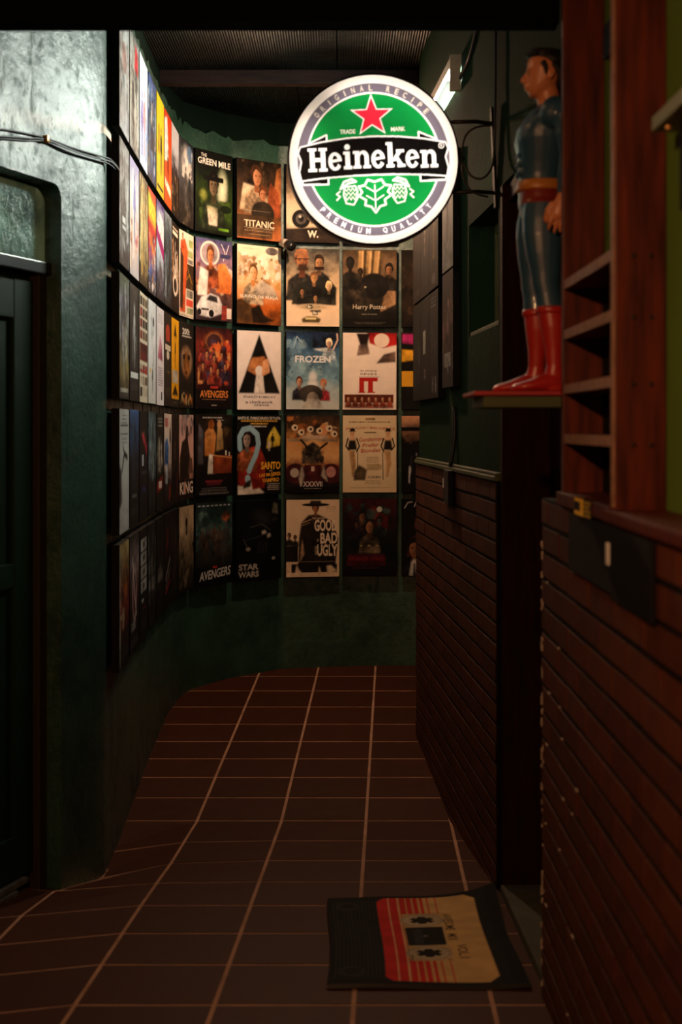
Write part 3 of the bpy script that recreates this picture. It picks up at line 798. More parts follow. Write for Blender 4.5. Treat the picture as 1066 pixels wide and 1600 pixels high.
@art(1, 5, 'blue grey shadowy')
def _(p): p.bg('#8c98a0', '#4a5660', '#2c3238', '#38383a', '#4c4a48').fig(.5, .15, .6, '#14181c', '#5a6a74').streaks(22, (0, 0, 1, 1), ['#a8b8c0', '#1a2026', '#606c74'], (.015, .06))
@art(1, 6, 'white and brown sketch-like')
def _(p): p.bg('#241c16', '#3c3026', '#4a3a2c', '#2a1c14').rect(.15, .86, .85, .9, '#e8e0d4').rect(.15, .92, .85, .94, '#d0c4b4').streaks(20, (.1, .2, .9, .85), ['#f0e6d8', '#8c6c50', '#d0a888', '#1c140e'], (.03, .09)).ell(.5, .3, .3, .12, '#e4dacc').ell(.5, .3, .2, .08, '#3a2e26')
@art(1, 7, 'cream poster with orange robe and green boxes')
def _(p):
    p.bg('#e0d6c4', '#dcd0bc', '#d8ccb8').rect(.42, .34, 1, .64, '#3a2a18').poly([(.05, .05), (.4, .05), (.5, .5), (.62, .78), (.4, .92), (.1, .88)], '#b44a20', '#d85c2c').poly([(.05, .1), (.25, .08), (.3, .7), (.1, .8)], '#3c2818')
    p.bust(.25, .88, .09, '#c08c64', '#281810', '#b04420').rect(.68, .84, .95, .93, '#8c9c5c').rect(.62, .72, .95, .8, '#a0ac70').rect(.58, .65, .95, .70, '#8c8c84').rect(.5, .24, .95, .33, '#7c786c').rect(.48, .14, .95, .22, '#cc4a34').rect(.55, .05, .95, .12, '#8c9070')
    p.line([(.5, .44), (.7, .52), (.9, .42)], .006, '#b08428').line([(.55, .6), (.75, .48), (.85, .36)], .005, '#a07420').rect(0, .01, 1, .03, '#b4aa98')
@art(1, 8, 'collage poster with white car and orange coat')
def _(p):
    p.bg('#4a4c78', '#8c6c7c', '#5c3c34', '#2a2024').ell(.38, .82, .26, .15, '#e4dcd4').ell(.38, .82, .22, .125, '#9a8c90').line([(.7, .95), (.8, .85), (.75, .75)], .004, '#f0e8e8').line([(.9, .95), (.82, .82)], .004, '#e8e0e8').rect(.66, .78, .94, .83, '#3a3c60')
    p.blobs(22, (0, .3, 1, .7), ['#c86428', '#e8c0a0', '#6c3a20', '#d8843c', '#8c4828', '#f0dcc8']).poly([(.55, .35), (.95, .35), (.98, .55), (.8, .72), (.6, .7)], '#cc6a2c', '#e08c48').bust(.4, .7, .2, '#d08c5c', '#5a3420', '#8c4424', '#a05c34').poly([(.05, .3), (.3, .3), (.34, .6), (.12, .65)], '#e8dcd0')
    p.poly([(.02, .16), (.15, .28), (.4, .33), (.62, .3), (.72, .2), (.7, .1), (.4, .04), (.1, .06)], '#d0ccca', '#f4f2f0').poly([(.28, .25), (.38, .32), (.58, .3), (.6, .22)], '#2a2628').ell(.42, .09, .07, .045, '#1a1818').ell(.1, .1, .05, .04, '#1a1818').rect(.15, .12, .35, .15, '#5c5858').rect(.7, .02, .85, .2, '#a03c34').rect(.84, .04, .97, .17, '#e0d0c4')
@art(1, 9, 'pale orange and cream')
def _(p):
    p.bg('#f6e4c8', '#f4dcb8', '#e8b078', '#c06020', '#5c3418').blobs(34, (.02, .45, .98, .9), ['#f8ecd4', '#b4793c', '#8c6434', '#e0b888', '#fff4e0', '#c8924c']).ell(.78, .94, .14, .05, '#7c7470').bust(.36, .55, .2, '#f0c89c', '#a8743c', '#a08c70', '#c07c40')
    p.poly([(.35, .36), (.95, .34), (.8, .5), (.5, .56)], '#8c7c6c', '#d0c0a8').poly([(0, .02), (.4, .02), (.42, .2), (.1, .32), (0, .3)], '#5a3c20').poly([(.32, .2), (.5, .26), (.62, .12), (.85, .06), (.6, .02), (.35, .02)], '#24180e')
    p.txt('SUEÑO DE FUGA', .5, .355, .86, .045, '#fff4e0', .006).credits(.3, .95, .4, 1, '#b89468')
@art(1, 10, 'cream poster with five portraits fading upward')
def _(p):
    p.bg('#3c3c38', '#8c7c64', '#d8bc94', '#e8cca8', '#f0d8b8').bust(.3, .72, .26, '#b4784c', '#8c5c3c', '#2a2620', '#5c3420').rect(.16, .86, .44, .875, '#2a1c14').poly([(.2, .72), (.42, .72), (.38, .8), (.24, .8)], '#3c2618')
    p.bust(.62, .73, .18, '#c08c60', '#2a1c14', '#1c1a18').rect(.53, .73, .71, .77, '#3a2418').poly([(.1, .28), (.92, .28), (.95, .5), (.8, .62), (.45, .62), (.15, .5)], '#2a2a22', '#1a1a16')
    p.bust(.52, .56, .13, '#c8945c', '#7c5434', '#16140f').bust(.8, .46, .12, '#e0b888', '#e8cc94', '#1c1a14').bust(.3, .4, .09, '#a87850', '#241810', '#14120e').bust(.55, .32, .09, '#b8865c', '#1c1410', '#0f0e0a')
    p.ell(.5, .25, .42, .05, '#8a7c58', soft='#e8cca8').poly([(.3, .05), (.62, .05), (.65, .1), (.55, .135), (.38, .13), (.29, .1)], '#3a3014', '#7a6a3c').rect(.36, .09, .56, .115, '#d8c890')
    p.rect(.39, .23, .49, .28, '#3c3c30').txt('Br', .44, .255, .075, .035, '#f4ead0', .02).rect(.49, .15, .59, .2, '#3c3c30').txt('Ba', .54, .175, .075, .035, '#f4ead0', .02).credits(.5, .03, .6, 1, '#b89c74')
@art(1, 11, 'dark poster with amber light shafts')
def _(p):
    p.bg('#3c2e1c', '#6c543c', '#4a3c2c', '#1c1812', '#12100c')
    for k in range(9): p.poly([(.3 + .05 * k, .99), (.34 + .05 * k, .99), (.34 + .045 * k, .6), (.28 + .045 * k, .6)], ['#a08050', '#d0a870', '#4a3a20'][k % 3])
    p.ell(.5, .55, .3, .12, '#c89468', soft='#5c4630').poly([(.7, .2), (.98, .3), (.98, .55), (.8, .5)], '#a07c58').bust(.14, .74, .16, '#241c14', '#120f0c', '#16120e').bust(.33, .66, .1, '#3a2a1c', '#14100c', '#14110e').bust(.86, .68, .14, '#a8744c', '#14100c', '#1a1510', '#3a281a')
    p.ell(.58, .53, .27, .17, '#16120e').blobs(14, (.3, .4, .85, .68), ['#100d0a', '#1e1913', '#181410']).blobs(18, (0, .28, .45, .7), ['#181410', '#2c251c', '#0e0c0a']).ell(.42, .52, .02, .014, '#8c8470')
    p.txt('Harry Potter', .5, .255, .62, .075, '#c8bca4', .004).credits(.5, .165, .3, 1, '#a09884').rect(.02, .0, .98, .11, '#0e0c0a').credits(.5, .06, .6, 2, '#5c5648')
@art(1, 12, 'very dark brown poster under the sign')
def _(p): p.bg('#1a140e', '#2c2016', '#120e0a').blobs(18, (0, .1, 1, .9), ['#3c2c1c', '#100c08'])

# ---- third row
@art(2, 0, 'grey battle scene with yellow tints')
def _(p): p.bg('#5a6c54', '#7c7c88', '#4a4438', '#8c7c4c', '#2a2824').streaks(30, (0, .1, 1, 1), ['#c8ccd0', '#3c3a34', '#8c8c60', '#d8d4c8', '#4c5878'], (.02, .07)).fig(.5, .15, .6, '#c0b8a8', '#4a4038').rect(.1, .06, .9, .09, '#b8b4a8').credits(.5, .04, .8, 2, '#999')
@art(2, 1, 'dark grey with a white plate')
def _(p): p.bg('#4a4a48', '#343432', '#2c2c2a', '#201f1d').fig(.5, .28, .55, '#6a6a68', '#d0d0cc').streaks(10, (.3, .3, .7, .9), ['#8c8c88', '#c8c8c4']).rect(.1, .2, .9, .25, '#e0e0dc').credits(.5, .15, .8, 4, '#6a6a66')
@art(2, 2, 'cream poster with grid of small squares')
def _(p):
    p.bg('#d8ccb8'); cs = ['#2a241e', '#5c4a38', '#8c2c28', '#a89c88', '#3c3830', '#c4b8a4', '#6c5c48']
    for i in range(9):
        for j in range(3):
            if 3 <= i <= 4: continue
            p.rect(.06 + .31 * j, .06 + .103 * i, .33 + .31 * j, .14 + .103 * i, p.r.choice(cs))
    p.rect(.04, .38, .96, .54, '#6c241f').rect(.04, .28, .96, .3, '#b03028')
@art(2, 3, 'white poster with sparse black marks')
def _(p): p.bg('#dcdcdc', '#e6e6e6', '#d4d4d0').fig(.55, .1, .3, '#33332f').streaks(8, (.2, .25, .9, .9), ['#8c8c8c', '#44484c', '#bcbcbc'], (.015, .05)).ell(.65, .8, .1, .05, '#26282c').rect(.15, .3, .4, .34, '#e0c890')
@art(2, 4, 'white poster with a faint rose pattern')
def _(p): p.bg('#e0dce0', '#e8e4e6', '#dcd4d8', '#e4e2e4').poly([(.2, .48), (.8, .46), (.7, .62), (.5, .74), (.35, .62)], '#a83c5c', '#dcb4c0').credits(.5, .92, .7, 4, '#8c8088', .025, .01).credits(.5, .38, .7, 8, '#6c666c', .025, .01).rect(.6, .06, .75, .14, '#3a3a3a')
@art(2, 5, 'brown poster with an orange arch')
def _(p): p.bg('#3a3226', '#40382c', '#352d22').ell(.5, .8, .28, .08, '#b8543c').rect(.25, .7, .75, .8, '#b8543c').rect(.15, .6, .85, .66, '#d8d0c0').ell(.5, .55, .18, .05, '#d8d0c0').rect(.3, .36, .7, .38, '#8c7c64').credits(.5, .2, .8, 6, '#6c604c')
@art(2, 6, 'yellow poster above a grey foot band')
def _(p): p.bg('#e8b828', '#e4b024', '#dca820').poly([(.3, .8), (.7, .8), (.5, .95)], '#3c2c08').fig(.5, .45, .35, '#5a4410').rect(.1, .28, .9, .42, '#b4b0a4').poly([(.1, .14), (.9, .14), (.5, .26)], '#3a2c0c').rect(0, 0, 1, .1, '#2c2820').credits(.5, .06, .8, 2, '#8c8474')
@art(2, 7, 'black poster with a large amber face')
def _(p):
    p.bg('#1c1812', '#1e1a14', '#1a140e').ell(.5, .56, .46, .2, '#d8c4a8', soft='#8c6438').ell(.5, .53, .34, .21, '#a86c30', soft='#6c3c14').ell(.33, .6, .08, .035, '#241408').ell(.67, .6, .08, .035, '#241408').rect(.44, .4, .56, .44, '#3a200c').poly([(.15, .3), (.85, .3), (.7, .24), (.3, .24)], '#16100a')
    p.txt('200:', .47, .9, .5, .07, '#d8d4cc', .02).rect(.2, .835, .85, .85, '#b0aca4').streaks(26, (.1, .02, .9, .2), ['#d8843c', '#e8b868', '#8c4c18', '#f0d090'], (.02, .06))
@art(2, 8, 'red and orange ensemble')
def _(p):
    p.bg('#241012', '#6c2418', '#4a1614', '#2a0e0e', '#0e0808').ell(.5, .82, .34, .16, '#d88c4c', soft='#5c1c14').ell(.5, .82, .2, .1, '#3a2020')
    p.blobs(46, (.06, .3, .94, .85), ['#a8341c', '#d8662c', '#5c2024', '#2a1414', '#e89c5c', '#7c3c3c', '#3c3048', '#c84a24']);
    for k, (u, v) in enumerate([(.3, .62), (.7, .62), (.5, .58), (.2, .48), (.8, .48), (.42, .44), (.6, .42)]): p.bust(u, v, .09, '#c88458', '#2a1610', ['#5c1c18', '#2c2030', '#7c2c1c'][k % 3])
    p.rect(0, 0, 1, .24, '#120a0a').rect(.4, .255, .6, .28, '#b8322c').txt('AVENGERS', .5, .185, .76, .085, '#e0843c', .015).credits(.5, .115, .7, 1, '#b87c50').credits(.5, .04, .16, 1, '#c8b8b0', .02, .014)
@art(2, 9, 'white poster with a dark triangular picture')
def _(p):
    p.bg('#f2e6de', '#f4e8e0', '#f0e2d8').poly([(.03, .21), (.97, .21), (.5, .96)], '#14100e').poly([(.22, .5), (.5, .42), (.72, .5), (.62, .68), (.34, .66)], '#d08a54', '#b06c38').poly([(.38, .21), (.62, .21), (.58, .46), (.44, .48)], '#e8dcd0').ell(.5, .5, .09, .06, '#f0e4d8').poly([(.55, .42), (.74, .48), (.7, .66), (.58, .62)], '#e0a070')
    p.txt("STANLEY KUBRICK'S", .5, .165, .72, .028, '#181412', .02).txt('a clockwork', .5, .10, .62, .035, '#181412', .02).txt('orange', .55, .055, .34, .03, '#181412', .02)
@art(2, 10, 'icy blue poster with snowy figures')
def _(p):
    p.bg('#16203c', '#30506c', '#5c8098', '#6c94a4', '#b4c4c4', '#c8ccc4').blobs(20, (0, .4, 1, .9), ['#486c84', '#7ca0b0', '#35556c', '#8cb0bc']).poly([(.02, .7), (.16, .94), (.3, .72)], '#5c7c94').line([(.14, .8), (.2, .94), (.3, .86)], .004, '#a8c4d0').blobs(12, (.5, .8, 1, 1), ['#141a2c', '#22304a'])
    p.bust(.8, .8, .11, '#e0b498', '#e8d8b4', '#a8bcc8').line([(.88, .78), (.96, .9), (.95, .98)], .008, '#e0c0a8').poly([(.5, .78), (.75, .74), (.78, .8)], '#dce8ec')
    p.ell(.5, .42, .1, .1, '#eef0ee', soft='#c0d0d4').ell(.5, .33, .13, .08, '#eef0ee', soft='#c4ccc8').bust(.25, .3, .12, '#d8a07c', '#5a3020', '#2c2a34').bust(.7, .28, .11, '#d8a484', '#a0603c', '#a02c34').ell(.47, .2, .22, .12, '#3a342e').ell(.5, .14, .11, .09, '#8c8074').poly([(.3, .02), (.7, .02), (.62, .14), (.4, .14)], '#a8a49a')
    p.txt('FROZEN', .5, .65, .66, .085, '#e8eef0', .025)
@art(2, 11, 'cream poster with red burst and row of portraits')
def _(p):
    p.bg('#f4e4d4', '#f6e6d6', '#f2e0d0').poly([(.45, 1), (1, 1), (1, .84), (.75, .8), (.5, .86)], '#b01e1a').poly([(.25, .99), (.5, .99), (.46, .84), (.34, .8)], '#241614').ell(.72, .9, .14, .09, '#f0dcc8').poly([(.26, .7), (.5, .72), (.46, .86), (.3, .84)], '#8c7464', '#54443c').poly([(.62, .6), (.98, .62), (.98, .76), (.76, .72)], '#4a3830', '#8c7060')
    p.credits(.48, .5, .34, 1, '#3a2c24').txt("STEPHEN", .48, .505, .28, .02, '#2a1c18', .004).txt("KING'S", .48, .465, .3, .03, '#241814', .01).rect(.3, .43, .68, .434, '#241814').txt('IT', .48, .325, .34, .19, '#b4241c', .07).rect(.3, .22, .42, .235, '#b4241c').rect(.46, .22, .6, .235, '#b4241c')
    p.rect(.04, .09, .94, .2, '#5c2414')
    for k in range(7): p.bust(.11 + .127 * k, .115, .06, '#d8a078', '#3a1c10', '#6c2c18')
    p.txt('The Master of Horror unleashes', .5, .06, .62, .02, '#241814', .012).txt('everything you were ever afraid of', .5, .025, .68, .02, '#241814', .012)
@art(2, 12, 'black poster with magenta and yellow bars')
def _(p): p.bg('#121010', '#161210', '#100e0c').poly([(.02, .86), (.4, .84), (.36, .98), (.02, .98)], '#b42a6c').poly([(.0, .62), (.4, .66), (.5, .75), (.0, .78)], '#e0a428').rect(.0, .3, .4, .5, '#e0a428').ell(.6, .4, .2, .16, '#4c3c20')

# ---- fourth row
@art(3, 0, 'white poster with thin black lettering')
def _(p): p.bg('#c4c4c0', '#d0d0cc', '#c0c0bc').credits(.5, .94, .7, 3, '#55544f', .03, .012).rect(.1, .86, .9, .87, '#222').rect(.1, .79, .9, .8, '#222').credits(.5, .75, .7, 2, '#8c8c86', .03, .012).line([(.25, .5), (.5, .64), (.8, .6)], .02, '#2c2c2a').line([(.5, .64), (.35, .7)], .012, '#2c2c2a').poly([(0, .2), (.25, .25), (.2, .5), (0, .55)], '#4a4a46')
@art(3, 1, 'dark blue sky over a lone figure')
def _(p): p.bg('#4c6c94', '#34506c', '#1c2028', '#141416', '#121212').fig(.55, .55, .38, '#14181c', '#3c5068').streaks(12, (0, .3, 1, .7), ['#2c3440', '#0f1114', '#4c5c6c']).credits(.5, .24, .5, 1, '#8c8c8c', .03, .03).credits(.5, .15, .8, 4, '#5c5c5a')
@art(3, 2, 'black poster with red flare and violet arc')
def _(p): p.bg('#16151a', '#1a191c', '#121114').poly([(.2, .8), (.5, .7), (.9, .58), (.95, .66), (.5, .8)], '#8c2430', '#c85058').rect(.3, .5, .5, .6, '#c8c8d0').rect(.25, .43, .8, .45, '#5c5c60').ell(.5, .22, .3, .09, '#3c386c').ell(.5, .2, .26, .075, '#121114').streaks(8, (.2, .7, .8, .95), ['#8c7c74', '#3c3438'])
@art(3, 3, 'grey blue ruined tower')
def _(p): p.bg('#4c5c60', '#6c8088', '#2c3032', '#1a1b1c').streaks(26, (0, .3, 1, 1), ['#a4b4b8', '#22282a', '#5c6c70', '#8c8c84'], (.02, .07)).poly([(.1, .05), (.8, .12), (.9, .3), (.2, .22)], '#34363a')
@art(3, 4, 'black poster with red badge at its foot')
def _(p): p.bg('#24241f', '#2c2c28', '#1c1c1a', '#242422').credits(.5, .93, .7, 3, '#b4b0a4', .035, .016).streaks(22, (.05, .35, .95, .8), ['#c8c4b8', '#4a4a44', '#8c887c', '#141412'], (.04, .1)).poly([(.1, .18), (.9, .24), (.9, .36), (.1, .3)], '#8c2420').rect(.3, .23, .7, .3, '#d8ccc4')
@art(3, 5, 'cream poster with blue figure and red title')
def _(p): p.bg('#d8c8bc', '#dcd0c8', '#c4b4a8', '#3c3434', '#241a18').rect(.12, .86, .22, .95, '#b02430').rect(.26, .85, .38, .95, '#b02430').rect(.42, .86, .52, .95, '#b02430').poly([(.05, .45), (.55, .45), (.6, .65), (.4, .74), (.1, .7)], '#3c6ca0', '#5c8cc0').fig(.8, .5, .42, '#3a302c').poly([(.2, .25), (.45, .25), (.4, .46), (.25, .46)], '#b8c4d0').poly([(.6, .05), (.95, .1), (.9, .25), (.7, .24)], '#7c3428')
@art(3, 6, 'dark poster with a red stripe')
def _(p): p.bg('#3a302c', '#241c1a', '#1c1614', '#2a1e1a').fig(.5, .2, .6, '#100c0c', '#5c4840').rect(.7, .05, .85, .35, '#6c2c20').streaks(12, (0, .3, 1, .95), ['#5c4c44', '#14100e'])
@art(3, 7, 'pink sky poster with dark mounted silhouette')
def _(p):
    p.bg('#8c7c7c', '#c89c90', '#d0a090', '#8c6854', '#2a1c14').blobs(14, (0, .75, 1, 1), ['#54484c', '#d8b0a4', '#7c6468']).poly([(.02, .22), (.7, .24), (.75, .5), (.6, .7), (.62, .85), (.48, .88), (.42, .72), (.2, .68), (.05, .5)], '#241812').poly([(.6, .3), (.95, .3), (.9, .48), (.7, .5)], '#5c4030').rect(0, 0, 1, .24, '#1c130f').txt('KING', .5, .14, .9, .14, '#e0ccbc', .02).poly([(.36, .08), (.46, .08), (.41, .26)], '#c06a40')
@art(3, 8, 'dark bar scene in amber and red')
def _(p):
    p.bg('#1c120e', '#241612', '#120c0a', '#080606').poly([(.06, .4), (.2, .4), (.2, .8), (.08, .9)], '#4a4448').blobs(10, (.3, .6, .95, .95), ['#3c2c1c', '#1e2018', '#5c4428'])
    p.poly([(.24, .5), (.5, .5), (.55, .75), (.42, .88), (.25, .78)], '#b06828', '#d8924c').ell(.42, .88, .08, .06, '#8c4a1c').poly([(.55, .55), (.75, .58), (.72, .82), (.6, .88)], '#8c6c3c', '#c8a068').ell(.64, .88, .06, .05, '#d0a070').poly([(.32, .28), (.5, .28), (.52, .5), (.36, .52)], '#c8b8a4', '#e8dccc')
    p.rect(.46, .28, .98, .5, '#5c2414', '#8c3c1c').line([(.5, .5), (.98, .47)], .006, '#c88850').rect(.8, .5, .84, .56, '#d8d0c0').rect(.9, .49, .93, .54, '#d8d0c0').credits(.45, .955, .56, 1, '#d8d0c8', .02, .016).credits(.66, .925, .2, 1, '#c8c0b8', .02, .014).rect(.26, .17, .72, .2, '#5c1c20').rect(.3, .14, .68, .165, '#4a1418').credits(.5, .1, .84, 5, '#a8a098', .017)
@art(3, 9, 'black poster with a big blue question mark')
def _(p):
    p.bg('#0c0a08', '#100c0a', '#0c0a08').txt('SANTO EL ENMASCARADO DE PLATA', .5, .965, .96, .035, '#d8d0c4', .02).rect(.03, .925, .97, .945, '#0c0a08').credits(.5, .92, .98, 1, '#d0a040', .02, .024).credits(.5, .885, .44, 1, '#d0a040', .02, .02).credits(.52, .85, .4, 1, '#d8d0c4', .02, .02)
    p.poly([(.02, .12), (.4, .06), (.62, .08), (.64, .42), (.5, .62), (.2, .58), (.05, .5)], '#7c1c16', '#a83422').poly([(.08, .36), (.36, .34), (.42, .56), (.14, .56)], '#c0763c', '#a85c2c').bust(.22, .6, .2, '#b8a090', '#241412', '#a0522c')
    pts = [(.07, .58), (.05, .72), (.14, .82), (.3, .84), (.45, .76), (.48, .64), (.42, .5), (.32, .38), (.27, .3)]
    p.line(pts, .030, '#86a8b8').line(pts, .022, '#94b8c6').ell(.24, .2, .06, .055, '#94b8c6').poly([(.66, .58), (.96, .62), (.98, .72), (.84, .86), (.76, .8), (.68, .7)], '#c0a028', '#e8d050').fig(.8, .58, .2, '#141008').fig(.72, .55, .14, '#d8ccbc')
    p.txt('SANTO', .76, .365, .44, .095, '#f0b030', .03).txt('VS', .76, .295, .08, .02, '#e0d0b0').txt('LAS MUJERES', .74, .245, .48, .055, '#e8a42c', .03, rot=.06).txt('VAMPIRO', .76, .18, .38, .05, '#e8a42c', .03, rot=.04).credits(.82, .13, .3, 4, '#c8bcb0', .024, .008)
    p.poly([(.02, .0), (.62, .02), (.5, .08), (.35, .06), (.3, .2), (.2, .1), (.02, .12)], '#d8ccbc').poly([(.12, .08), (.3, .1), (.32, .2), (.2, .16)], '#241c18').rect(.62, .0, 1, .02, '#0c0a08')
@art(3, 10, 'amber vehicle crew poster')
def _(p):
    p.bg('#241c18', '#5c3c20', '#c08448', '#d8a468', '#8c5430', '#1c1210', '#0e0a0a').blobs(18, (.02, .7, .98, .98), ['#a8602c', '#3c2c24', '#c87c3c', '#241814', '#d8b488']);
    for u, v in [(.16, .84), (.28, .78), (.45, .82), (.62, .8), (.8, .83), (.9, .76)]: p.ell(u, v, .06, .04, '#d8c0a0').ell(u + .01, v, .025, .018, '#241a14')
    p.rect(.04, .66, .96, .70, '#8c7458').rect(.3, .7, .78, .74, '#a89078').ell(.5, .6, .17, .1, '#c88448', soft='#e0b070').poly([(.3, .42), (.7, .42), (.62, .6), (.5, .66), (.38, .6)], '#241e18').line([(.5, .5), (.28, .68)], .012, '#2a241c').line([(.5, .5), (.76, .64)], .012, '#2a241c').blobs(16, (.3, .38, .7, .6), ['#3c342a', '#181410', '#5c4c38'])
    p.ell(.18, .25, .2, .13, '#3c1416').ell(.84, .25, .2, .13, '#3c1416').ell(.16, .26, .08, .06, '#b0a090').ell(.84, .27, .09, .07, '#b07870').rect(.34, .1, .66, .36, '#401618').poly([(.28, .06), (.34, .22), (.3, .36), (.24, .2)], '#b8a898').poly([(.66, .22), (.78, .14), (.7, .36)], '#b0a090').rect(0, 0, 1, .08, '#0c0808').poly([(.4, .24), (.6, .24), (.55, .36), (.45, .36)], '#5c2420').rect(.47, .28, .53, .34, '#d0b0a0')
    p.txt('XXXVII', .5, .115, .36, .07, '#d8c8bc', .01).credits(.5, .055, .34, 1, '#c8b8a8')
@art(3, 11, 'cream poster with two dancers and red script')
def _(p):
    p.bg('#dcc49c', '#e2caa2', '#dcc298').rect(.42, .935, .6, .965, '#8c7450').credits(.5, .905, .8, 1, '#3a2c1c', .02, .014).txt('JANE RUSSELL', .27, .83, .44, .035, '#a8402c', .015, rot=.05).txt('MARILYN MONROE', .74, .83, .46, .035, '#a8402c', .015, rot=-.05).rect(.4, .77, .62, .785, '#4a3820')
    p.txt('Gentlemen', .52, .69, .44, .055, '#b03c2c', .015, .25, .06).txt('Prefer', .52, .615, .3, .05, '#b03c2c', .015, .25, .06).txt('Blondes', .52, .545, .36, .05, '#b03c2c', .015, .25, .06)
    for u, d in ((.18, 1), (.84, -1)):
        p.poly([(u - .09, .55), (u + .09, .55), (u + .07, .64), (u + .05, .7), (u - .05, .7), (u - .07, .64)], '#1c1612').ell(u, .77, .045, .035, '#c8966c').rect(u - .06, .79, u + .06, .8, '#1c1612').rect(u - .04, .8, u + .045, .83, '#1c1612').poly([(u - .06, .68), (u + .06, .68), (u + .04, .74), (u - .04, .74)], '#d0a47c')
        p.line([(u + d * .08, .7), (u + d * .13, .6), (u + d * .08, .53)], .007, '#1c1612').line([(u - d * .08, .7), (u - d * .12, .6), (u - d * .06, .55)], .007, '#1c1612').poly([(u - .07, .54), (u + .04, .54), (u + .06, .38), (u + d * .02 + .02, .2), (u + d * .02 - .02, .2), (u - .03, .38)], '#b88c5c').line([(u + d * .1, .52), (u + d * .09, .17)], .004, '#2a2018')
    p.credits(.56, .45, .26, 5, '#7c6848', .022, .01).rect(.45, .29, .72, .36, '#b49c74').poly([(.2, .16), (.42, .16), (.45, .3), (.3, .36), (.22, .28)], '#3a2e20', '#6c5a40').txt('COBURN', .58, .2, .24, .03, '#241a12', .02).credits(.56, .15, .34, 3, '#8c7450', .02, .008).credits(.5, .06, .84, 1, '#7c6440')
@art(3, 12, 'black poster with white script strokes')
def _(p): p.bg('#c08c68', '#0f0c0c', '#0c0a0a', '#0e0c0c').rect(0, .8, 1, .85, '#0c0a0a').streaks(10, (0, .1, .8, .6), ['#3a3a3c', '#b8b8b8', '#1c1c1e'], (.01, .03))

# ---- bottom row
@art(4, 0, 'cream and red flame')
def _(p): p.bg('#b8a878', '#8c6c48', '#8c3420', '#3c1a14', '#141210').blobs(20, (.05, .3, .95, .8), ['#c8743c', '#5c1c14', '#d8c8a8', '#2a1814', '#a84020']).poly([(.0, .02), (.12, .02), (.1, .95), (0, .95)], '#b0aca0').credits(.6, .14, .7, 5, '#6c6c68')
@art(4, 1, 'dark poster with pink and white swirls')
def _(p): p.bg('#3a3430', '#8c7c7c', '#5c3430', '#2a1c1c', '#121010').ell(.5, .5, .25, .26, '#b4a09c').ell(.5, .48, .15, .18, '#6c2c28').line([(.3, .8), (.5, .5), (.7, .3)], .02, '#d0c4c0').credits(.4, .18, .5, 1, '#b4b0ac', .03, .08).credits(.5, .12, .8, 5, '#6c6c68')
@art(4, 2, 'black poster with a column of white panels')
def _(p):
    p.bg('#161514', '#1c1a1a', '#141312')
    for k in range(4): p.rect(.15, .42 + .125 * k, .85, .53 + .125 * k, '#a8a8a4').ell(.5, .475 + .125 * k, .1, .03, '#2c2c2a')
    p.rect(.25, .33, .5, .36, '#b0b0ac').rect(.4, .26, .7, .28, '#8c2c2c').credits(.5, .15, .7, 4, '#55534f')
@art(4, 3, 'dim grey forest')
def _(p): p.bg('#1c1e1c', '#343632', '#1c1c1a', '#121210').streaks(26, (0, .2, 1, 1), ['#6c706a', '#10110f', '#44463f'], (.02, .06)).blobs(8, (.1, .35, .9, .5), ['#9c9c98', '#5c5c58']).credits(.5, .12, .8, 5, '#4c4c48')
@art(4, 4, 'nearly black poster with a grey crown shape')
def _(p): p.bg('#141413', '#1e1d1b', '#121110').poly([(.15, .35), (.85, .35), (.8, .5), (.65, .44), (.5, .54), (.35, .44), (.2, .5)], '#6c6a64').streaks(12, (0, .4, 1, .95), ['#3c3a36', '#0f0e0d', '#55524c'])
@art(4, 5, 'dark poster with red and white slashes')
def _(p): p.bg('#1a1614', '#2c2420', '#1c1614', '#100e0d').poly([(.2, .55), (.5, .6), (.6, .85), (.3, .8)], '#5c2420').line([(.2, .3), (.8, .5)], .014, '#a49c94').line([(.2, .22), (.8, .38)], .012, '#8c847c').line([(.2, .16), (.8, .26)], .014, '#a02c3c')
@art(4, 6, 'dark brown vertical streaks')
def _(p): p.bg('#201a14', '#2a221a', '#14110e').streaks(24, (0, .05, 1, .95), ['#5c4c3c', '#100d0b', '#3c3024'], (.02, .06))
@art(4, 7, 'sand sky over dim marchers')
def _(p): p.bg('#a89070', '#b09878', '#6c5c44', '#2c261c', '#141210').ell(.5, .8, .08, .06, '#2a2018').poly([(.44, .66), (.56, .66), (.52, .82), (.48, .82)], '#2a2018').blobs(26, (0, .05, 1, .55), ['#3c3626', '#1c1914', '#54492f', '#6c604c'])
@art(4, 8, 'dark ensemble under a teal sky')
def _(p):
    p.bg('#14181a', '#24403c', '#3c5c58', '#24241f', '#141210', '#0a0a0a').ell(.82, .82, .16, .08, '#c86428', soft='#3c3a30').blobs(18, (0, .55, 1, .9), ['#2c4440', '#1a2422', '#587068', '#141c1c'])
    for k, (u, v, h) in enumerate([(.18, .3, .4), (.34, .3, .46), (.5, .36, .4), (.66, .3, .44), (.82, .3, .46), (.26, .24, .36), (.56, .24, .38), (.74, .22, .34)]): p.fig(u, v, h, ['#1a1816', '#2a2622', '#100f0e'][k % 3], ['#5c4c40', '#3c3a38', '#4c3c30'][k % 3])
    for k in range(8): p.rect(.06 + .115 * k, .955, .13 + .115 * k, .97, '#a8b0b0')
    p.rect(0, 0, 1, .22, '#0a0a0a').rect(.46, .2, .58, .22, '#a02c2c').txt('AVENGERS', .53, .13, .84, .11, '#d0d0cc', .015, .12, 0, .06)
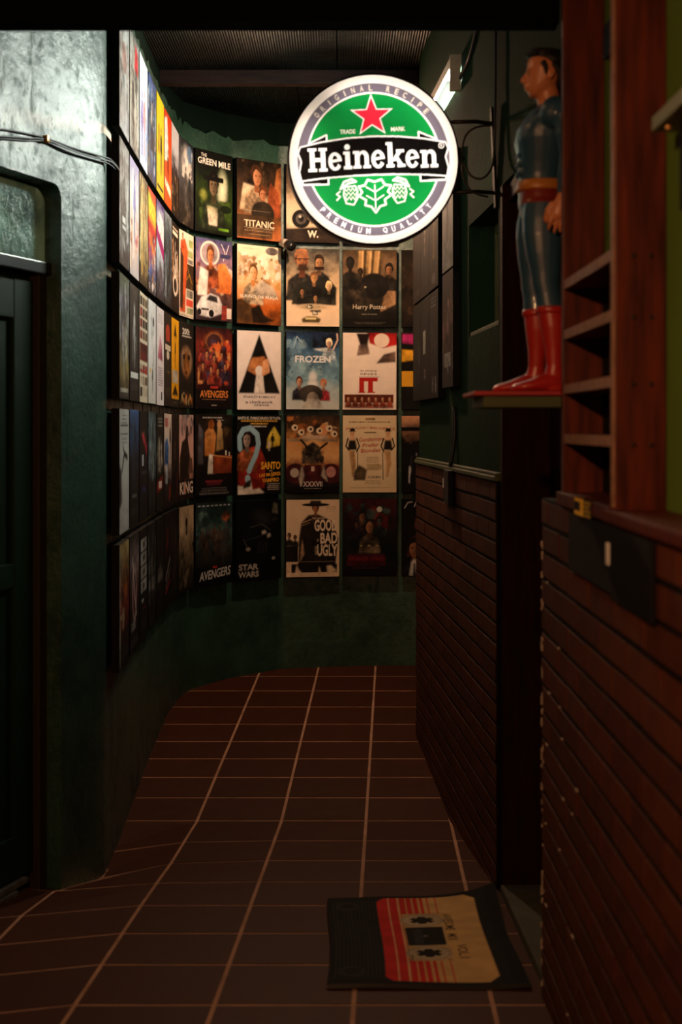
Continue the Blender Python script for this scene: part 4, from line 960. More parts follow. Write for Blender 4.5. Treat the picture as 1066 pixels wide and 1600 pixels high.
@art(4, 9, 'black poster with grey gleams')
def _(p):
    p.bg('#060606', '#0b0b0b', '#070707').ell(.55, .78, .3, .16, '#242424', soft='#080808').poly([(.78, .84), (.92, .82), (.9, .95), (.82, .97)], '#5c584c').ell(.85, .76, .1, .05, '#2c2c2c', soft='#0a0a0a').line([(.3, .66), (.55, .7), (.75, .62)], .004, '#4a4a4a').poly([(.56, .57), (.66, .58), (.64, .62), (.56, .61)], '#b8b0a8').poly([(.68, .52), (.76, .54), (.74, .58), (.68, .57)], '#b0a8a0').line([(.2, .5), (.6, .56)], .003, '#3c3c3c').ell(.25, .39, .05, .025, '#8c8880').line([(.14, .52), (.24, .4)], .004, '#55544f')
    for k in range(4): p.line([(.46 + .06 * k, .33 + .005 * k), (.5 + .06 * k, .47)], .006, '#2c2c2c')
    p.ell(.82, .26, .04, .02, '#9c988c').txt('STAR', .26, .165, .44, .075, '#b8b4ac', .03).txt('WARS', .26, .075, .46, .075, '#b8b4ac', .03)
@art(4, 10, 'cream poster with cloaked man in hat')
def _(p):
    p.bg('#e6c8a4', '#ecd0ac', '#e4c4a0').poly([(.22, .12), (.92, .12), (.98, .5), (.86, .72), (.62, .8), (.42, .8), (.28, .7), (.24, .5)], '#1c1612', '#2a1f18').bust(.55, .82, .12, '#b47a50', '#2a1a12', '#2a1f18', '#6c4028').ell(.55, .93, .26, .022, '#1c1410').poly([(.43, .93), (.67, .93), (.645, .985), (.455, .985)], '#241a14')
    p.bust(.06, .5, .07, '#8c6444', '#1a120e', '#1c1612').bust(.17, .48, .06, '#7c5438', '#1a120e', '#1c1612').rect(.0, .2, .22, .4, '#1c1612').poly([(.26, .2), (.34, .3), (.3, .5)], '#c09c78').line([(.3, .7), (.46, .74)], .006, '#b0906c').line([(.28, .66), (.44, .7)], .005, '#8c7050')
    p.rect(.1, .06, .95, .17, '#181210').txt('THE GOOD', .6, .755, .24, .022, '#e8ccac', .01).txt('GOOD', .74, .665, .42, .15, '#f0d8b8', .03).txt('BAD', .8, .5, .32, .14, '#f0d8b8', .03).txt('UGLY', .77, .345, .38, .15, '#f0d8b8', .03).txt('THE', .595, .47, .06, .025, '#d8bc98', .01, rot=PI / 2).txt('AND THE', .555, .34, .16, .022, '#d8bc98', .01, rot=PI / 2).rect(.1, .195, .9, .2, '#c8a884')
    p.poly([(.02, .0), (.1, .0), (.08, .12), (.02, .14)], '#e6c8a4').poly([(.16, .0), (.36, .01), (.24, .1), (.2, .16)], '#e6c8a4').poly([(.6, .0), (.68, .0), (.62, .14)], '#e6c8a4').poly([(.78, .02), (.95, .08), (.84, .15), (.76, .14)], '#e6c8a4').credits(.84, .9, .2, 4, '#b0906c', .02, .008)
@art(4, 11, 'dark red and teal ensemble')
def _(p):
    p.bg('#3c1412', '#2a1212', '#141414', '#0e1414', '#120a0c').blobs(20, (.02, .4, .98, .98), ['#5c1c18', '#1c2426', '#34403c', '#140e0e', '#243838']).ell(.68, .86, .05, .035, '#c8c4b4').bust(.36, .7, .13, '#8c5c40', '#1c1210', '#241614').bust(.5, .55, .17, '#a8744c', '#241612', '#5c4c38', '#54382a').bust(.26, .62, .09, '#5c4030', '#140e0c', '#1c1212').bust(.68, .66, .1, '#4c5048', '#10100f', '#141a1a')
    for k in range(3): p.ell(.34 + .15 * k, .39, .04, .02, '#c8b878', soft='#3c3420')
    p.rect(.08, .13, .8, .28, '#3c1014').txt('STRANGER THINGS', .44, .22, .66, .05, '#7c2024', .01).credits(.44, .11, .6, 2, '#6c2c2c')
@art(4, 12, 'black poster with man in suit')
def _(p): p.bg('#0c0a0a', '#100c0a', '#0e0c0c').line([(.06, .88), (.12, .95), (.2, .96)], .006, '#a8a4a0').line([(.24, .9), (.28, .96)], .006, '#a8a4a0').bust(.34, .56, .2, '#a86c4c', '#3c2014', '#5c2c24').bust(.24, .24, .24, '#a8704c', '#1c120e', '#12100f').poly([(.14, .0), (.34, .0), (.3, .18), (.24, .22), (.18, .18)], '#d0ccc4').poly([(.21, .0), (.27, .0), (.255, .17), (.225, .17)], '#100e0e')

# ---- right wall (upper and lower row, from the far end towards the entrance)
@art('u', 0, 'dark maroon')
def _(p): p.bg('#2c1816', '#241614', '#2a1e18', '#1c1614').streaks(14, (0, 0, 1, 1), ['#4c342c', '#140e0c', '#6c5444']).rect(.1, .06, .9, .12, '#4c3c34')
@art('u', 1, 'dark brown with a pale figure')
def _(p): p.bg('#241c16', '#3c3026', '#2a2018', '#1a1612').fig(.5, .4, .45, '#8c7c6c', '#c8b8a4').streaks(10, (0, 0, 1, .5), ['#4a4038', '#14100e'])
@art('u', 2, 'dark brown with a thin yellow stripe')
def _(p): p.bg('#2a1c12', '#34261a', '#2c2016', '#1c1612').rect(.45, .28, .6, .62, '#b08c28').streaks(14, (0, 0, 1, 1), ['#4c3a28', '#140e0a']).ell(.5, .1, .2, .05, '#8c8480')
@art('u', 3, 'pale grey with a tall dark figure')
def _(p): p.bg('#b4b4ae', '#bcbcb6', '#a8a8a2').fig(.5, .25, .65, '#2c2c2a', '#3c3c3a').credits(.5, .12, .7, 3, '#6c6c68', .02, .01)
@art('l', 0, 'dim grey green')
def _(p): p.bg('#1c1e1a', '#2c2e28', '#1a1a18').streaks(16, (0, 0, 1, 1), ['#4c5048', '#10100e', '#6c706a'])
@art('l', 1, 'black with a white strip')
def _(p): p.bg('#161614', '#1e1e1a', '#141412').rect(.3, .45, .6, .68, '#b8bcb4').rect(.4, .2, .6, .3, '#8c8c84')
@art('l', 2, 'dark poster, grey print')
def _(p): p.bg('#1c1c1c', '#242424', '#181818').credits(.5, .93, .6, 3, '#8c8c8c', .035, .014).streaks(14, (.1, .25, .9, .8), ['#44464a', '#101010', '#5c6064']).blobs(8, (.3, .05, .8, .2), ['#b8b8b8', '#6c6c6c'])
@art('l', 3, 'dark red and grey collage')
def _(p): p.bg('#1c1a18', '#3c2420', '#6c4c44', '#3c3430', '#1a1a1a').streaks(22, (.05, .1, .95, .9), ['#a08478', '#5c2820', '#241c1a', '#c8b4a8'], (.03, .1)).rect(.2, .18, .8, .3, '#a8a8a4')

ROWZ = {0: 2.348 + PH / 2, 1: 1.913 + PH / 2, 2: 1.479 + PH / 2, 3: 1.046 + PH / 2, 4: 0.611 + PH / 2}
CH = [((-.703, 4.50), (-.7165, 4.81)), ((-.7165, 4.81), (-.727, 5.12)), ((-.727, 5.12), (-.738, 5.43)), ((-.738, 5.43), (-.7466, 5.74)),
      ((-.7466, 5.74), (-.753, 6.05)), ((-.753, 6.05), (-.756, 6.34)), ((-.756, 6.34), (-.756, 6.62)), ((-.754, 6.635), (-.718, 6.90)),
      ((-.704, 6.93), (-.552, 7.15)), ((-.522, 7.185), (-.314, 7.362)), ((-.285, 7.37), (-.008, 7.43)), ((.013, 7.437), (.287, 7.45)), ((.317, 7.45), (.60, 7.447))]
board_mesh = MB().box(-PW / 2, PW / 2, -PT / 2, PT / 2, -PH / 2, PH / 2).mesh('poster_board', M['black'], bevel=0.0015)
hook_mesh = MB().box(-.006, .006, -.012, -.008, PH / 2 - .004, PH / 2 + .026).mesh('hook', M['steel'])
def hang(key, p0, p1, z, label, group, seed):
    a = Vector(p0); b = Vector(p1); d = (b - a).normalized(); c = (a + b) / 2
    n = Vector((d.y, -d.x)); c = c - n * PT / 2
    r = random.Random(seed)
    o = bpy.data.objects.new('movie_poster', board_mesh)
    o.location = (c.x, c.y, z + r.uniform(-.002, .002)); o.rotation_euler = (0, r.uniform(-.006, .006), math.atan2(d.y, d.x))
    put(o); tag(o, label, 'poster', group)
    wide = isinstance(key[0], int) and key[1] >= 7
    p = Print(seed, 104 if wide else 48, 148 if wide else 120); ART[key][1](p)
    if not wide: p.A = np.clip(p.A, 0, 1) ** 1.3 * .85        # deeper, duller inks on these prints
    put(bpy.data.objects.new('print', p.mesh('print')), o)
    if key[0] == 3 and key[1] < 6:
        q = bpy.data.objects.new('hook', hook_mesh); put(q, o)
    return o
ORD = ['first', 'second', 'third', 'fourth', 'fifth', 'sixth', 'seventh', 'eighth', 'ninth', 'tenth', 'eleventh', 'twelfth', 'thirteenth']
RN = ['top', 'second', 'third', 'fourth', 'bottom']
def phrase(d): return d if 'poster' in d else d + ' poster'
for r in range(5):
    for c in range(13):
        if (r, c) not in ART: continue
        hang((r, c), CH[c][0], CH[c][1], ROWZ[r], f'{phrase(ART[r, c][0])}, {ORD[c]} from the green door, {RN[r]} row', 'posters along the curved wall', 100 + r * 20 + c)
def rw(y): return 0.657 - 0.0565 * y
RY = [(6.122, 5.838), (5.834, 5.55), (5.546, 5.262), (5.14, 4.856)]
RD = ['farthest', 'second farthest', 'third farthest', 'nearest']
for row, z in (('u', 1.913 + PH / 2), ('l', 1.479 + PH / 2)):
    for c in range(4):
        y0, y1 = RY[c]; zz = z + (0.05 if (row, c) == ('l', 3) else 0.03 if c == 3 else 0)
        if row == 'l' and c < 3: zz += 0.02
        hang((row, c), (rw(y0), y0), (rw(y1), y1), zz, f"{phrase(ART[row, c][0])}, {RD[c]} in {'upper' if row == 'u' else 'lower'} row, olive wall", 'posters on the olive wall', 300 + c + (10 if row == 'l' else 0))

# ================================================================ THINGS
# ---- painted colour fields (numpy) for the round sign face and the door mat
class Canvas:
    """flat colour field sampled on a grid: x0..x1 by y0..y1"""
    def __init__(s, x0, x1, y0, y1, nx, ny, col, ss=2):
        s.nx, s.ny, s.ss = nx, ny, ss
        xs = x0 + (x1 - x0) * (np.arange(nx * ss) + .5) / (nx * ss); ys = y0 + (y1 - y0) * (np.arange(ny * ss) + .5) / (ny * ss)
        s.xs, s.ys = xs, ys; s.X, s.Y = np.meshgrid(xs, ys)
        s.A = np.empty((ny * ss, nx * ss, 3), np.float32); s.A[:] = hx(col)
    def fill(s, mask, c): s.A[mask] = hx(c) if isinstance(c, str) else c; return s
    def ell(s, u, v, ru, rv, c): return s.fill(((s.X - u) / ru) ** 2 + ((s.Y - v) / rv) ** 2 <= 1, c)
    def ring(s, u, v, r0, r1, c):
        d = np.hypot(s.X - u, s.Y - v); return s.fill((d >= r0) & (d <= r1), c)
    def rect(s, u0, v0, u1, v1, c): return s.fill((s.X >= u0) & (s.X <= u1) & (s.Y >= v0) & (s.Y <= v1), c)
    def poly(s, pts, c, grow=0.0):
        m = np.zeros(s.X.shape, bool); n = len(pts)
        for i in range(n):
            (x0, y0), (x1, y1) = pts[i], pts[(i + 1) % n]
            if y0 == y1: continue
            cond = ((s.Y >= min(y0, y1)) & (s.Y < max(y0, y1))); xi = x0 + (s.Y - y0) * (x1 - x0) / (y1 - y0)
            m ^= cond & (s.X < xi)
        s.fill(m, c)
        if grow: s.line(list(pts) + [pts[0]], grow * 2, c)
        return s
    def line(s, pts, w, c):
        for (x0, y0), (x1, y1) in zip(pts[:-1], pts[1:]):
            dx, dy = x1 - x0, y1 - y0; L2 = dx * dx + dy * dy + 1e-12
            t = np.clip(((s.X - x0) * dx + (s.Y - y0) * dy) / L2, 0, 1)
            s.fill((s.X - x0 - t * dx) ** 2 + (s.Y - y0 - t * dy) ** 2 <= (w / 2) ** 2, c)
        return s
    def tris(s, V, F, c):
        m = np.zeros(s.X.shape, bool); xs, ys = s.xs, s.ys
        for f in F:
            (ax, ay), (bx, by), (cx, cy) = [V[i] for i in f]
            i0, i1 = np.searchsorted(xs, [min(ax, bx, cx), max(ax, bx, cx)]); j0, j1 = np.searchsorted(ys, [min(ay, by, cy), max(ay, by, cy)])
            if i1 <= i0 or j1 <= j0: continue
            X, Y = s.X[j0:j1, i0:i1], s.Y[j0:j1, i0:i1]
            d1 = (X - bx) * (ay - by) - (ax - bx) * (Y - by); d2 = (X - cx) * (by - cy) - (bx - cx) * (Y - cy); d3 = (X - ax) * (cy - ay) - (cx - ax) * (Y - ay)
            m[j0:j1, i0:i1] |= ~(((d1 < 0) | (d2 < 0) | (d3 < 0)) & ((d1 > 0) | (d2 > 0) | (d3 > 0)))
        return s.fill(m, c)
    def txt(s, t, u, v, w, h, c, bold=0.0, fn=None):
        V, F, _ = text_tris(t, bold)
        V = [(u + (x - .5) * w, v + (y - .5) * h) for x, y in V]
        if fn: V = [fn(*p) for p in V]
        return s.tris(V, F, c)
    def out(s):
        return s.A.reshape(s.ny, s.ss, s.nx, s.ss, 3).mean((1, 3))

def field_mesh(name, nx, ny, pos, cols, keep, material):
    """grid mesh with one colour per vertex"""
    me = bpy.data.meshes.new(name)
    V = [pos(i, j) for j in range(ny) for i in range(nx)]
    F = [(j * nx + i, j * nx + i + 1, (j + 1) * nx + i + 1, (j + 1) * nx + i) for j in range(ny - 1) for i in range(nx - 1) if keep(i, j)]
    used = sorted({k for f in F for k in f}); mp = {k: n for n, k in enumerate(used)}
    me.from_pydata([V[k] for k in used], [], [tuple(mp[k] for k in f) for f in F])
    at = me.color_attributes.new('Col', 'FLOAT_COLOR', 'POINT')
    C = cols.reshape(-1, 3)[used]
    at.data.foreach_set('color', np.concatenate([C, np.ones((len(C), 1))], 1).astype(np.float32).ravel())
    me.materials.append(material)
    return me

# ---- round lit sign on its wall bracket
def sign_material():
    m = bpy.data.materials.new('translucent_sign_face'); m.use_nodes = True; nt = m.node_tree; nt.nodes.clear(); L = nt.links
    out = nt.nodes.new('ShaderNodeOutputMaterial'); a = nt.nodes.new('ShaderNodeAttribute'); a.attribute_name = 'Col'
    tr = nt.nodes.new('ShaderNodeBsdfTranslucent'); df = nt.nodes.new('ShaderNodeBsdfDiffuse'); gl = nt.nodes.new('ShaderNodeBsdfGlossy')
    gl.inputs['Roughness'].default_value = 0.22
    m1 = nt.nodes.new('ShaderNodeMixShader'); m1.inputs[0].default_value = 0.45
    m2 = nt.nodes.new('ShaderNodeMixShader'); fr = nt.nodes.new('ShaderNodeFresnel'); fr.inputs[0].default_value = 1.45
    for s in (tr, df): L.new(a.outputs['Color'], s.inputs['Color'])
    L.new(tr.outputs[0], m1.inputs[1]); L.new(df.outputs[0], m1.inputs[2]); L.new(fr.outputs[0], m2.inputs[0])
    L.new(m1.outputs[0], m2.inputs[1]); L.new(gl.outputs[0], m2.inputs[2]); L.new(m2.outputs[0], out.inputs[0])
    return m
M['signface'] = sign_material()
M['signback'] = mat('white_sign_liner', (0.8, 0.8, 0.78), 0.6)
def glyph(cv, ch, x, y, h, c):
    """bold slab letters; returns the advance, h is the cap height"""
    R = lambda a, b, d, e: cv.rect(x + a * h, y + b * h, x + d * h, y + e * h, c)
    if ch == 'H':
        R(.10, 0, .34, 1); R(.66, 0, .90, 1); R(.3, .42, .7, .58)
        for a in (.0, .56):
            R(a, 0, a + .44, .13); R(a, .87, a + .44, 1)
        return 1.06
    if ch == 'e':
        cx, cy = x + .34 * h, y + .36 * h
        d = ((cv.X - cx) / (.35 * h)) ** 2 + ((cv.Y - cy) / (.385 * h)) ** 2; di = ((cv.X - cx) / (.15 * h)) ** 2 + ((cv.Y - cy) / (.255 * h)) ** 2
        a = np.arctan2(cv.Y - cy, cv.X - cx)
        bar = (np.abs(cv.Y - cy - .03 * h - .12 * (cv.X - cx)) < .055 * h) & (d < 1)
        gap = (a > -.62) & (a < .02)
        cv.fill(((d <= 1) & (di >= 1) & ~gap) | bar, c); return .76
    if ch == 'i':
        R(.12, 0, .36, .74); R(.02, 0, .46, .12); R(.02, .62, .3, .74); cv.ell(x + .24 * h, y + .93 * h, .14 * h, .12 * h, c); return .52
    if ch == 'n':
        R(.10, 0, .34, .74); R(.0, 0, .42, .12); R(.0, .62, .3, .74); R(.60, 0, .82, .5); R(.52, 0, .92, .12)
        cx, cy = x + .54 * h, y + .46 * h
        d = ((cv.X - cx) / (.28 * h)) ** 2 + ((cv.Y - cy) / (.29 * h)) ** 2; di = ((cv.X - cx + .06 * h) / (.13 * h)) ** 2 + ((cv.Y - cy) / (.15 * h)) ** 2
        cv.fill((d <= 1) & (di >= 1) & (cv.Y >= cy), c); return .97
    if ch == 'k':
        R(.10, 0, .34, 1.06); R(.0, 0, .42, .12); R(.0, .95, .3, 1.06)
        cv.poly([(x + .3 * h, y + .3 * h), (x + .62 * h, y + .68 * h), (x + .84 * h, y + .68 * h), (x + .46 * h, y + .26 * h)], c)
        cv.poly([(x + .42 * h, y + .46 * h), (x + .6 * h, y + .46 * h), (x + .92 * h, y + .06 * h), (x + .68 * h, y + .06 * h)], c)
        R(.54, .63, .94, .74); R(.58, 0, 1.0, .12); return 1.03
    return .5
SN = 290
cv = Canvas(-1.02, 1.02, -1.02, 1.02, SN, SN, '#f4e9dc', 2)
cv.ell(0, 0, .89, .89, '#675e68').ring(0, 0, .765, .787, '#f4efe8').ell(0, 0, .767, .767, '#0e7d36')
def arc_fn(flip):
    def f(x, y):
        # x is an angle measured along the ring, y the radius offset
        if not flip: a = PI / 2 - x; r = .838 + y
        else: a = -PI / 2 + x; r = .838 - y
        return (r * math.cos(a), r * math.sin(a))
    return f
def arc_text(t, a0, a1, flip, h, c):
    n = len(t)
    for i, ch in enumerate(t):
        if ch == ' ': continue
        ang_ = a0 + (a1 - a0) * i / (n - 1)
        w = .05 * (0.3 if ch == 'I' else 1.2 if ch in 'MQ' else 1)
        fn = arc_fn(flip)
        cv.txt(ch, ang_, 0, w, h, c, .02, fn)
arc_text('ORIGINAL RECIPE', -.87, .87, False, .068, '#d8c8b4')
arc_text('PREMIUM QUALITY', -.83, .83, True, .068, '#f2eef0')
def star(r, cxx=.0, cyy=.505):
    return [(cxx + (r if k % 2 == 0 else r * .41) * math.sin(PI * k / 5), cyy + (r if k % 2 == 0 else r * .41) * math.cos(PI * k / 5)) for k in range(10)]
cv.poly(star(.262), '#f4efe8'); cv.poly(star(.225), '#d8283c')
cv.txt('TRADE', -.29, .335, .18, .048, '#eee8dc', .02); cv.txt('MARK', .30, .345, .165, .048, '#eee8dc', .02)
for sx in (-1, 1):
    cv.poly([(sx * .54, .30), (sx * .72, .22), (sx * .72, .12), (sx * .54, .2)], '#f4efe8', .012); cv.poly([(sx * .55, .29), (sx * .72, .215), (sx * .72, .12), (sx * .55, .2)], '#0d0b0b')
    cv.poly([(sx * .54, -.27), (sx * .84, -.265), (sx * .84, -.12), (sx * .54, -.17)], '#f4efe8', .012); cv.poly([(sx * .55, -.26), (sx * .83, -.255), (sx * .83, -.12), (sx * .55, -.17)], '#0d0b0b')
top = [(-.845, .165), (-.6, .215), (-.3, .25), (0, .262), (.3, .25), (.6, .215), (.845, .165)]
bot = [(.845, -.215), (.6, -.19), (.3, -.175), (0, -.17), (-.3, -.175), (-.6, -.19), (-.845, -.215)]
band = top + [(.87, .10), (.835, .0), (.865, -.12)] + bot + [(-.865, -.12), (-.835, .0), (-.87, .10)]
cv.poly(band, '#f4efe8', .017); cv.poly(band, '#0d0b0b')
xx = -.765; HH = .275
word = 'Heineken'
adv = {'H': 1.06, 'e': .76, 'i': .52, 'n': .97, 'k': 1.03}
tot = sum(adv[c] for c in word) * HH; sc_ = 1.53 / tot
# letters are drawn on a stretched copy of the canvas so that the word fills the band
Xs = cv.X; cv.X = (cv.X + .765) / sc_ - .765
for c in word:
    k = (xx - (-.765)) / (tot); lift = .028 * (1 - (2 * k - .9) ** 2)
    xx += glyph(cv, c, xx, -.125 + lift, HH, '#f6f2ea') * HH
cv.X = Xs
cv.ring(.80, .135, .027, .035, '#eee8dc'); cv.txt('R', .80, .135, .026, .034, '#eee8dc', .02)
W_ = '#eef0e4'
leaf = [(0, -.62), (-.05, -.55), (-.12, -.53), (-.11, -.47), (-.19, -.42), (-.15, -.38), (-.19, -.31), (-.12, -.30), (-.08, -.235), (0, -.26), (.08, -.235), (.12, -.30), (.19, -.31), (.15, -.38), (.19, -.42), (.11, -.47), (.12, -.53), (.05, -.55), (0, -.62)]
cv.line(leaf, .022, W_).line([(0, -.57), (0, -.30)], .016, W_)
for k in (-.48, -.38): cv.line([(-.10, k + .06), (0, k), (.10, k + .06)], .014, W_)
for sx in (-1, 1):
    cx_ = sx * .285
    cv.line([(cx_ - sx * .055, -.30), (cx_ + sx * .07, -.31), (cx_ + sx * .085, -.40), (cx_ + sx * .055, -.50), (cx_ - sx * .03, -.52), (cx_ - sx * .075, -.45), (cx_ - sx * .08, -.36), (cx_ - sx * .055, -.30)], .016, W_)
    for q_, (yy, hw) in enumerate(((-.345, .07), (-.395, .075), (-.445, .065))):
        for s3 in (-1, 0, 1): cv.line([(cx_ + s3 * hw * .66 - .022, yy + .022), (cx_ + s3 * hw * .66, yy - .018), (cx_ + s3 * hw * .66 + .022, yy + .022)], .009, W_)
    cv.line([(sx * .40, -.33), (sx * .36, -.25), (sx * .27, -.22), (sx * .22, -.25), (sx * .31, -.27), (sx * .40, -.33)], .024, W_)
    cv.line([(sx * .41, -.36), (sx * .45, -.39), (sx * .41, -.42), (sx * .45, -.46)], .016, W_)
sf = cv.out()
SR = 0.243; SD = 0.032
sign = empty('hanging_sign', (0.0914, 4.06, 2.148), (0, -0.045, math.radians(2.5)))
tag(sign, 'round backlit green and white brand sign bracketed off the right wall', 'sign')
def spos(i, j):
    return ((-1.02 + 2.04 * (i + .5) / SN) * SR, -SD + 0.004, (-1.02 + 2.04 * (j + .5) / SN) * SR)
me = field_mesh('face', SN, SN, spos, sf, lambda i, j: (i - SN / 2 + .5) ** 2 + (j - SN / 2 + .5) ** 2 < (SN / 2.04 * .995) ** 2, M['signface'])
put(bpy.data.objects.new('face', me), sign)
m = MB(); m.lathe([(0.0005, SD - .004), (SR * .98, SD - .004)], 64, 'y', caps=False); o = m.build('back_face', M['signface'], sign)
at = o.data.color_attributes.new('Col', 'FLOAT_COLOR', 'POINT'); at.data.foreach_set('color', [0.85, 0.75, 0.62, 1.0] * len(o.data.vertices))
m = MB(); prof = [(SR * .983, -SD - .003), (SR * 1.002, -SD - .003), (SR * 1.006, -SD + .004), (SR * 1.006, SD - .004), (SR * 1.0, SD + .003), (SR * .968, SD + .003), (SR * .968, SD - .001), (SR * .99, SD - .006), (SR * .99, -SD + .006), (SR * .983, -SD + .001), (SR * .983, -SD - .003)]
m.lathe(prof, 96, 'y', caps=False); m.build('housing', M['steel'], sign)
M['signtube'] = mat('sign_lamp', (0.9, 0.9, 0.9), 0.5, emit=((1.0, 0.93, 0.88), SIGN_TUBE))
def arc_tube(a0, a1, r, name):
    q = MB(); q.tube([(r * math.cos(a), 0.016, r * math.sin(a)) for a in np.linspace(a0, a1, 24)], 0.008, 8); return q.build(name, M['signtube'], sign)
arc_tube(math.radians(-215), math.radians(118), SR * .82, 'inner_tube')
arc_tube(math.radians(-150), math.radians(40), SR * .30, 'inner_tube')
for z in (0.104, -0.097):
    m = MB(); m.tube([(.205, 0, z), (.30, .006, z), (.352, .04, z)], .006, 8); m.build('bracket_arm', M['steel'], sign)
m = MB(); m.box(.350, .358, .025, .058, -.14, .15); m.build('bracket_plate', M['black'], sign, 0.002)
m = MB(); m.tube([(.245, 0, -.002), (.262, 0, -.002)], .006, 8); m.build('cable_gland', M['blackpl'], sign)

# cables: helper for points given on the right wall by depth and height
def rwp(y, z, off=0.006): return (0.684 - 0.0565 * y - off, y, z)
def cable(name, pts, r, m_, label, step=0.02, group=None):
    q = MB(); q.tube(smooth_path(pts, step), r, 7); o = q.build(name, m_); tag(o, label, 'cable', group); return o
cable('power_cable', [rwp(4.06, 2.96, .012), rwp(4.05, 2.7, .012), rwp(4.055, 2.45, .014), (.440, 4.06, 2.28), (.436, 4.06, 2.16), (.425, 4.055, 2.12), (.40, 4.05, 2.096), (.37, 4.05, 2.105), (.35, 4.052, 2.135), (.332, 4.055, 2.148)],
      .0035, M['cable'], 'black cable hanging down the wall and looping to the round sign')
cable('power_cable', [(.430, 4.065, 2.252), (.385, 4.06, 2.245), (.355, 4.06, 2.22), (.345, 4.06, 2.17), (.350, 4.06, 2.10), (.375, 4.06, 2.06), (.42, 4.062, 2.047)],
      .003, M['cable'], 'thin black cable curled between the two arms of the sign bracket')
cable('power_cable', [rwp(4.12, 2.90), rwp(4.3, 2.73), rwp(4.57, 2.60), rwp(4.84, 2.575)], .006, M['cable'], 'black cable running along the olive wall to the fluorescent tube')
cable('power_cable', [rwp(4.98, 1.46), rwp(4.975, 1.36), rwp(4.98, 1.25, .02)], .008, M['cable'], 'short dark cable dropping to the outlet on the brick ledge')

# ---- fluorescent tube along the right wall
lamp = empty('tube_lamp', rwp(5.12, 2.60)); tag(lamp, 'bright white fluorescent tube fixed along the olive wall behind the sign', 'lamp')
lx, ly, lz = lamp.location
def ll(x, y, z): return (x - lx, y - ly, z - lz)
tx = lambda y: 0.684 - 0.0565 * y - 0.024
m = MB(); m.tube([ll(tx(4.86), 4.86, 2.60), ll(tx(5.42), 5.42, 2.60)], 0.013, 14); m.build('tube', M['tube'], lamp)
m = MB(); m.hexa([ll(tx(4.83) - .012, 4.83, 2.618), ll(tx(4.83) + .022, 4.83, 2.618), ll(tx(5.45) + .022, 5.45, 2.618), ll(tx(5.45) - .012, 5.45, 2.618)],
                 [ll(tx(4.83) - .012, 4.83, 2.655), ll(tx(4.83) + .022, 4.83, 2.655), ll(tx(5.45) + .022, 5.45, 2.655), ll(tx(5.45) - .012, 5.45, 2.655)]); m.build('batten', M['fixture'], lamp, .002)
for y in (4.845, 5.435):
    m = MB(); m.box(*[v for p in zip(ll(tx(y) - (.016 if y < 5 else .004), y - .014, 2.535), ll(tx(y) + .021, y + .014, 2.655)) for v in p]); m.build('end_cap', M['fixture'], lamp, .002)  # near cap enlarged to keep tube light off the olive wall

m = MB(); tr = [(-.024, -.026), (.022, -.026), (.022, -.029), (-.024, -.029)]
m.hexa([ll(tx(4.86) + x, 4.86, 2.60 + z) for x, z in tr], [ll(tx(5.42) + x, 5.42, 2.60 + z) for x, z in tr]); m.build('cutoff_tray', M['diffuser'], lamp)  # added under the tube to cut its light towards the floor

# ---- warm bulbs on cords
def bulb(loc, watt, col, label, top, r=0.03):
    e = empty('hanging_bulb', loc); tag(e, label, 'lamp')
    A = 4 * PI * r * r * 1.1
    g = mat('warm_bulb_glass', (0.9, 0.8, 0.6), 0.4, emit=(col, watt / (PI * A)))
    m = MB(); m.lathe([(.001, -r), (r * .6, -r * .85), (r * .95, -r * .35), (r, 0), (r * .9, r * .5), (r * .5, r * 1.1), (r * .42, r * 1.35)], 16); m.build('glass', g, e)
    m = MB(); m.lathe([(r * .45, r * 1.3), (r * .55, r * 1.35), (r * .55, r * 2.4), (r * .2, r * 2.6)], 14); m.build('socket', M['blackpl'], e)
    m = MB(); m.lathe([(r * .6, r * 2.3), (r * 1.7, r * 1.5), (r * 2.3, r * .5), (r * 2.36, r * .5), (r * 1.76, r * 1.56), (r * .6, r * 2.42)], 24, caps=False); m.build('shade', M['blackpl'], e)  # unseen black cone, added to keep bulb light off the ceiling
    m = MB(); m.tube([(0, 0, r * 2.5), (0, 0, top - loc[2])], .003, 6); m.build('cord', M['cable'], e)
    return e
bulb((-0.009, 6.55, 2.62), BULB_BACK, (1.0, 0.60, 0.36), 'warm bulb hanging behind the round sign near the curved wall', 2.975)
bulb((-0.22, 3.14, 2.40), BULB_FRONT, (1.0, 0.52, 0.24), 'warm bulb hanging just behind the black entrance beam', 2.975, 0.022)
bulb((-0.55, 0.55, 2.05), BULB_NEAR, (1.0, 0.46, 0.20), 'warm bulb hanging over the entrance', 3.02, 0.035)

# ---- wooden shelf unit on the brick ledge
unit = empty('shelf_unit', (0.478, 2.55, BT)); tag(unit, 'red stained wooden shelf unit with four small shelves on the brick ledge', 'shelf')
ux, uy, uz = unit.location
def ub(mb, x0, x1, y0, y1, z0, z1): return mb.box(x0 - ux, x1 - ux, y0 - uy, y1 - uy, z0 - uz, z1 - uz)
m = MB(); ub(m, .4375, .519, 2.268, 2.292, BT + .024, 2.46); up1 = m.build('upright', M['wood'], unit, .002)
m = MB(); ub(m, .4345, .4372, 2.269, 2.291, BT + .024, 2.46); m.build('edge_strip', M['woodedge'], up1)
m = MB(); ub(m, .4375, .519, 2.80, 2.826, BT + .024, 2.46); m.build('upright', M['wood'], unit, .002)
m = MB(); ub(m, .428, .519, 2.268, 2.826, BT + .001, BT + .026); m.build('bottom_board', M['wood'], unit, .002)
m = MB(); ub(m, .4375, .519, 2.268, 2.826, 2.46, 2.485); m.build('top_board', M['wood'], unit, .002)
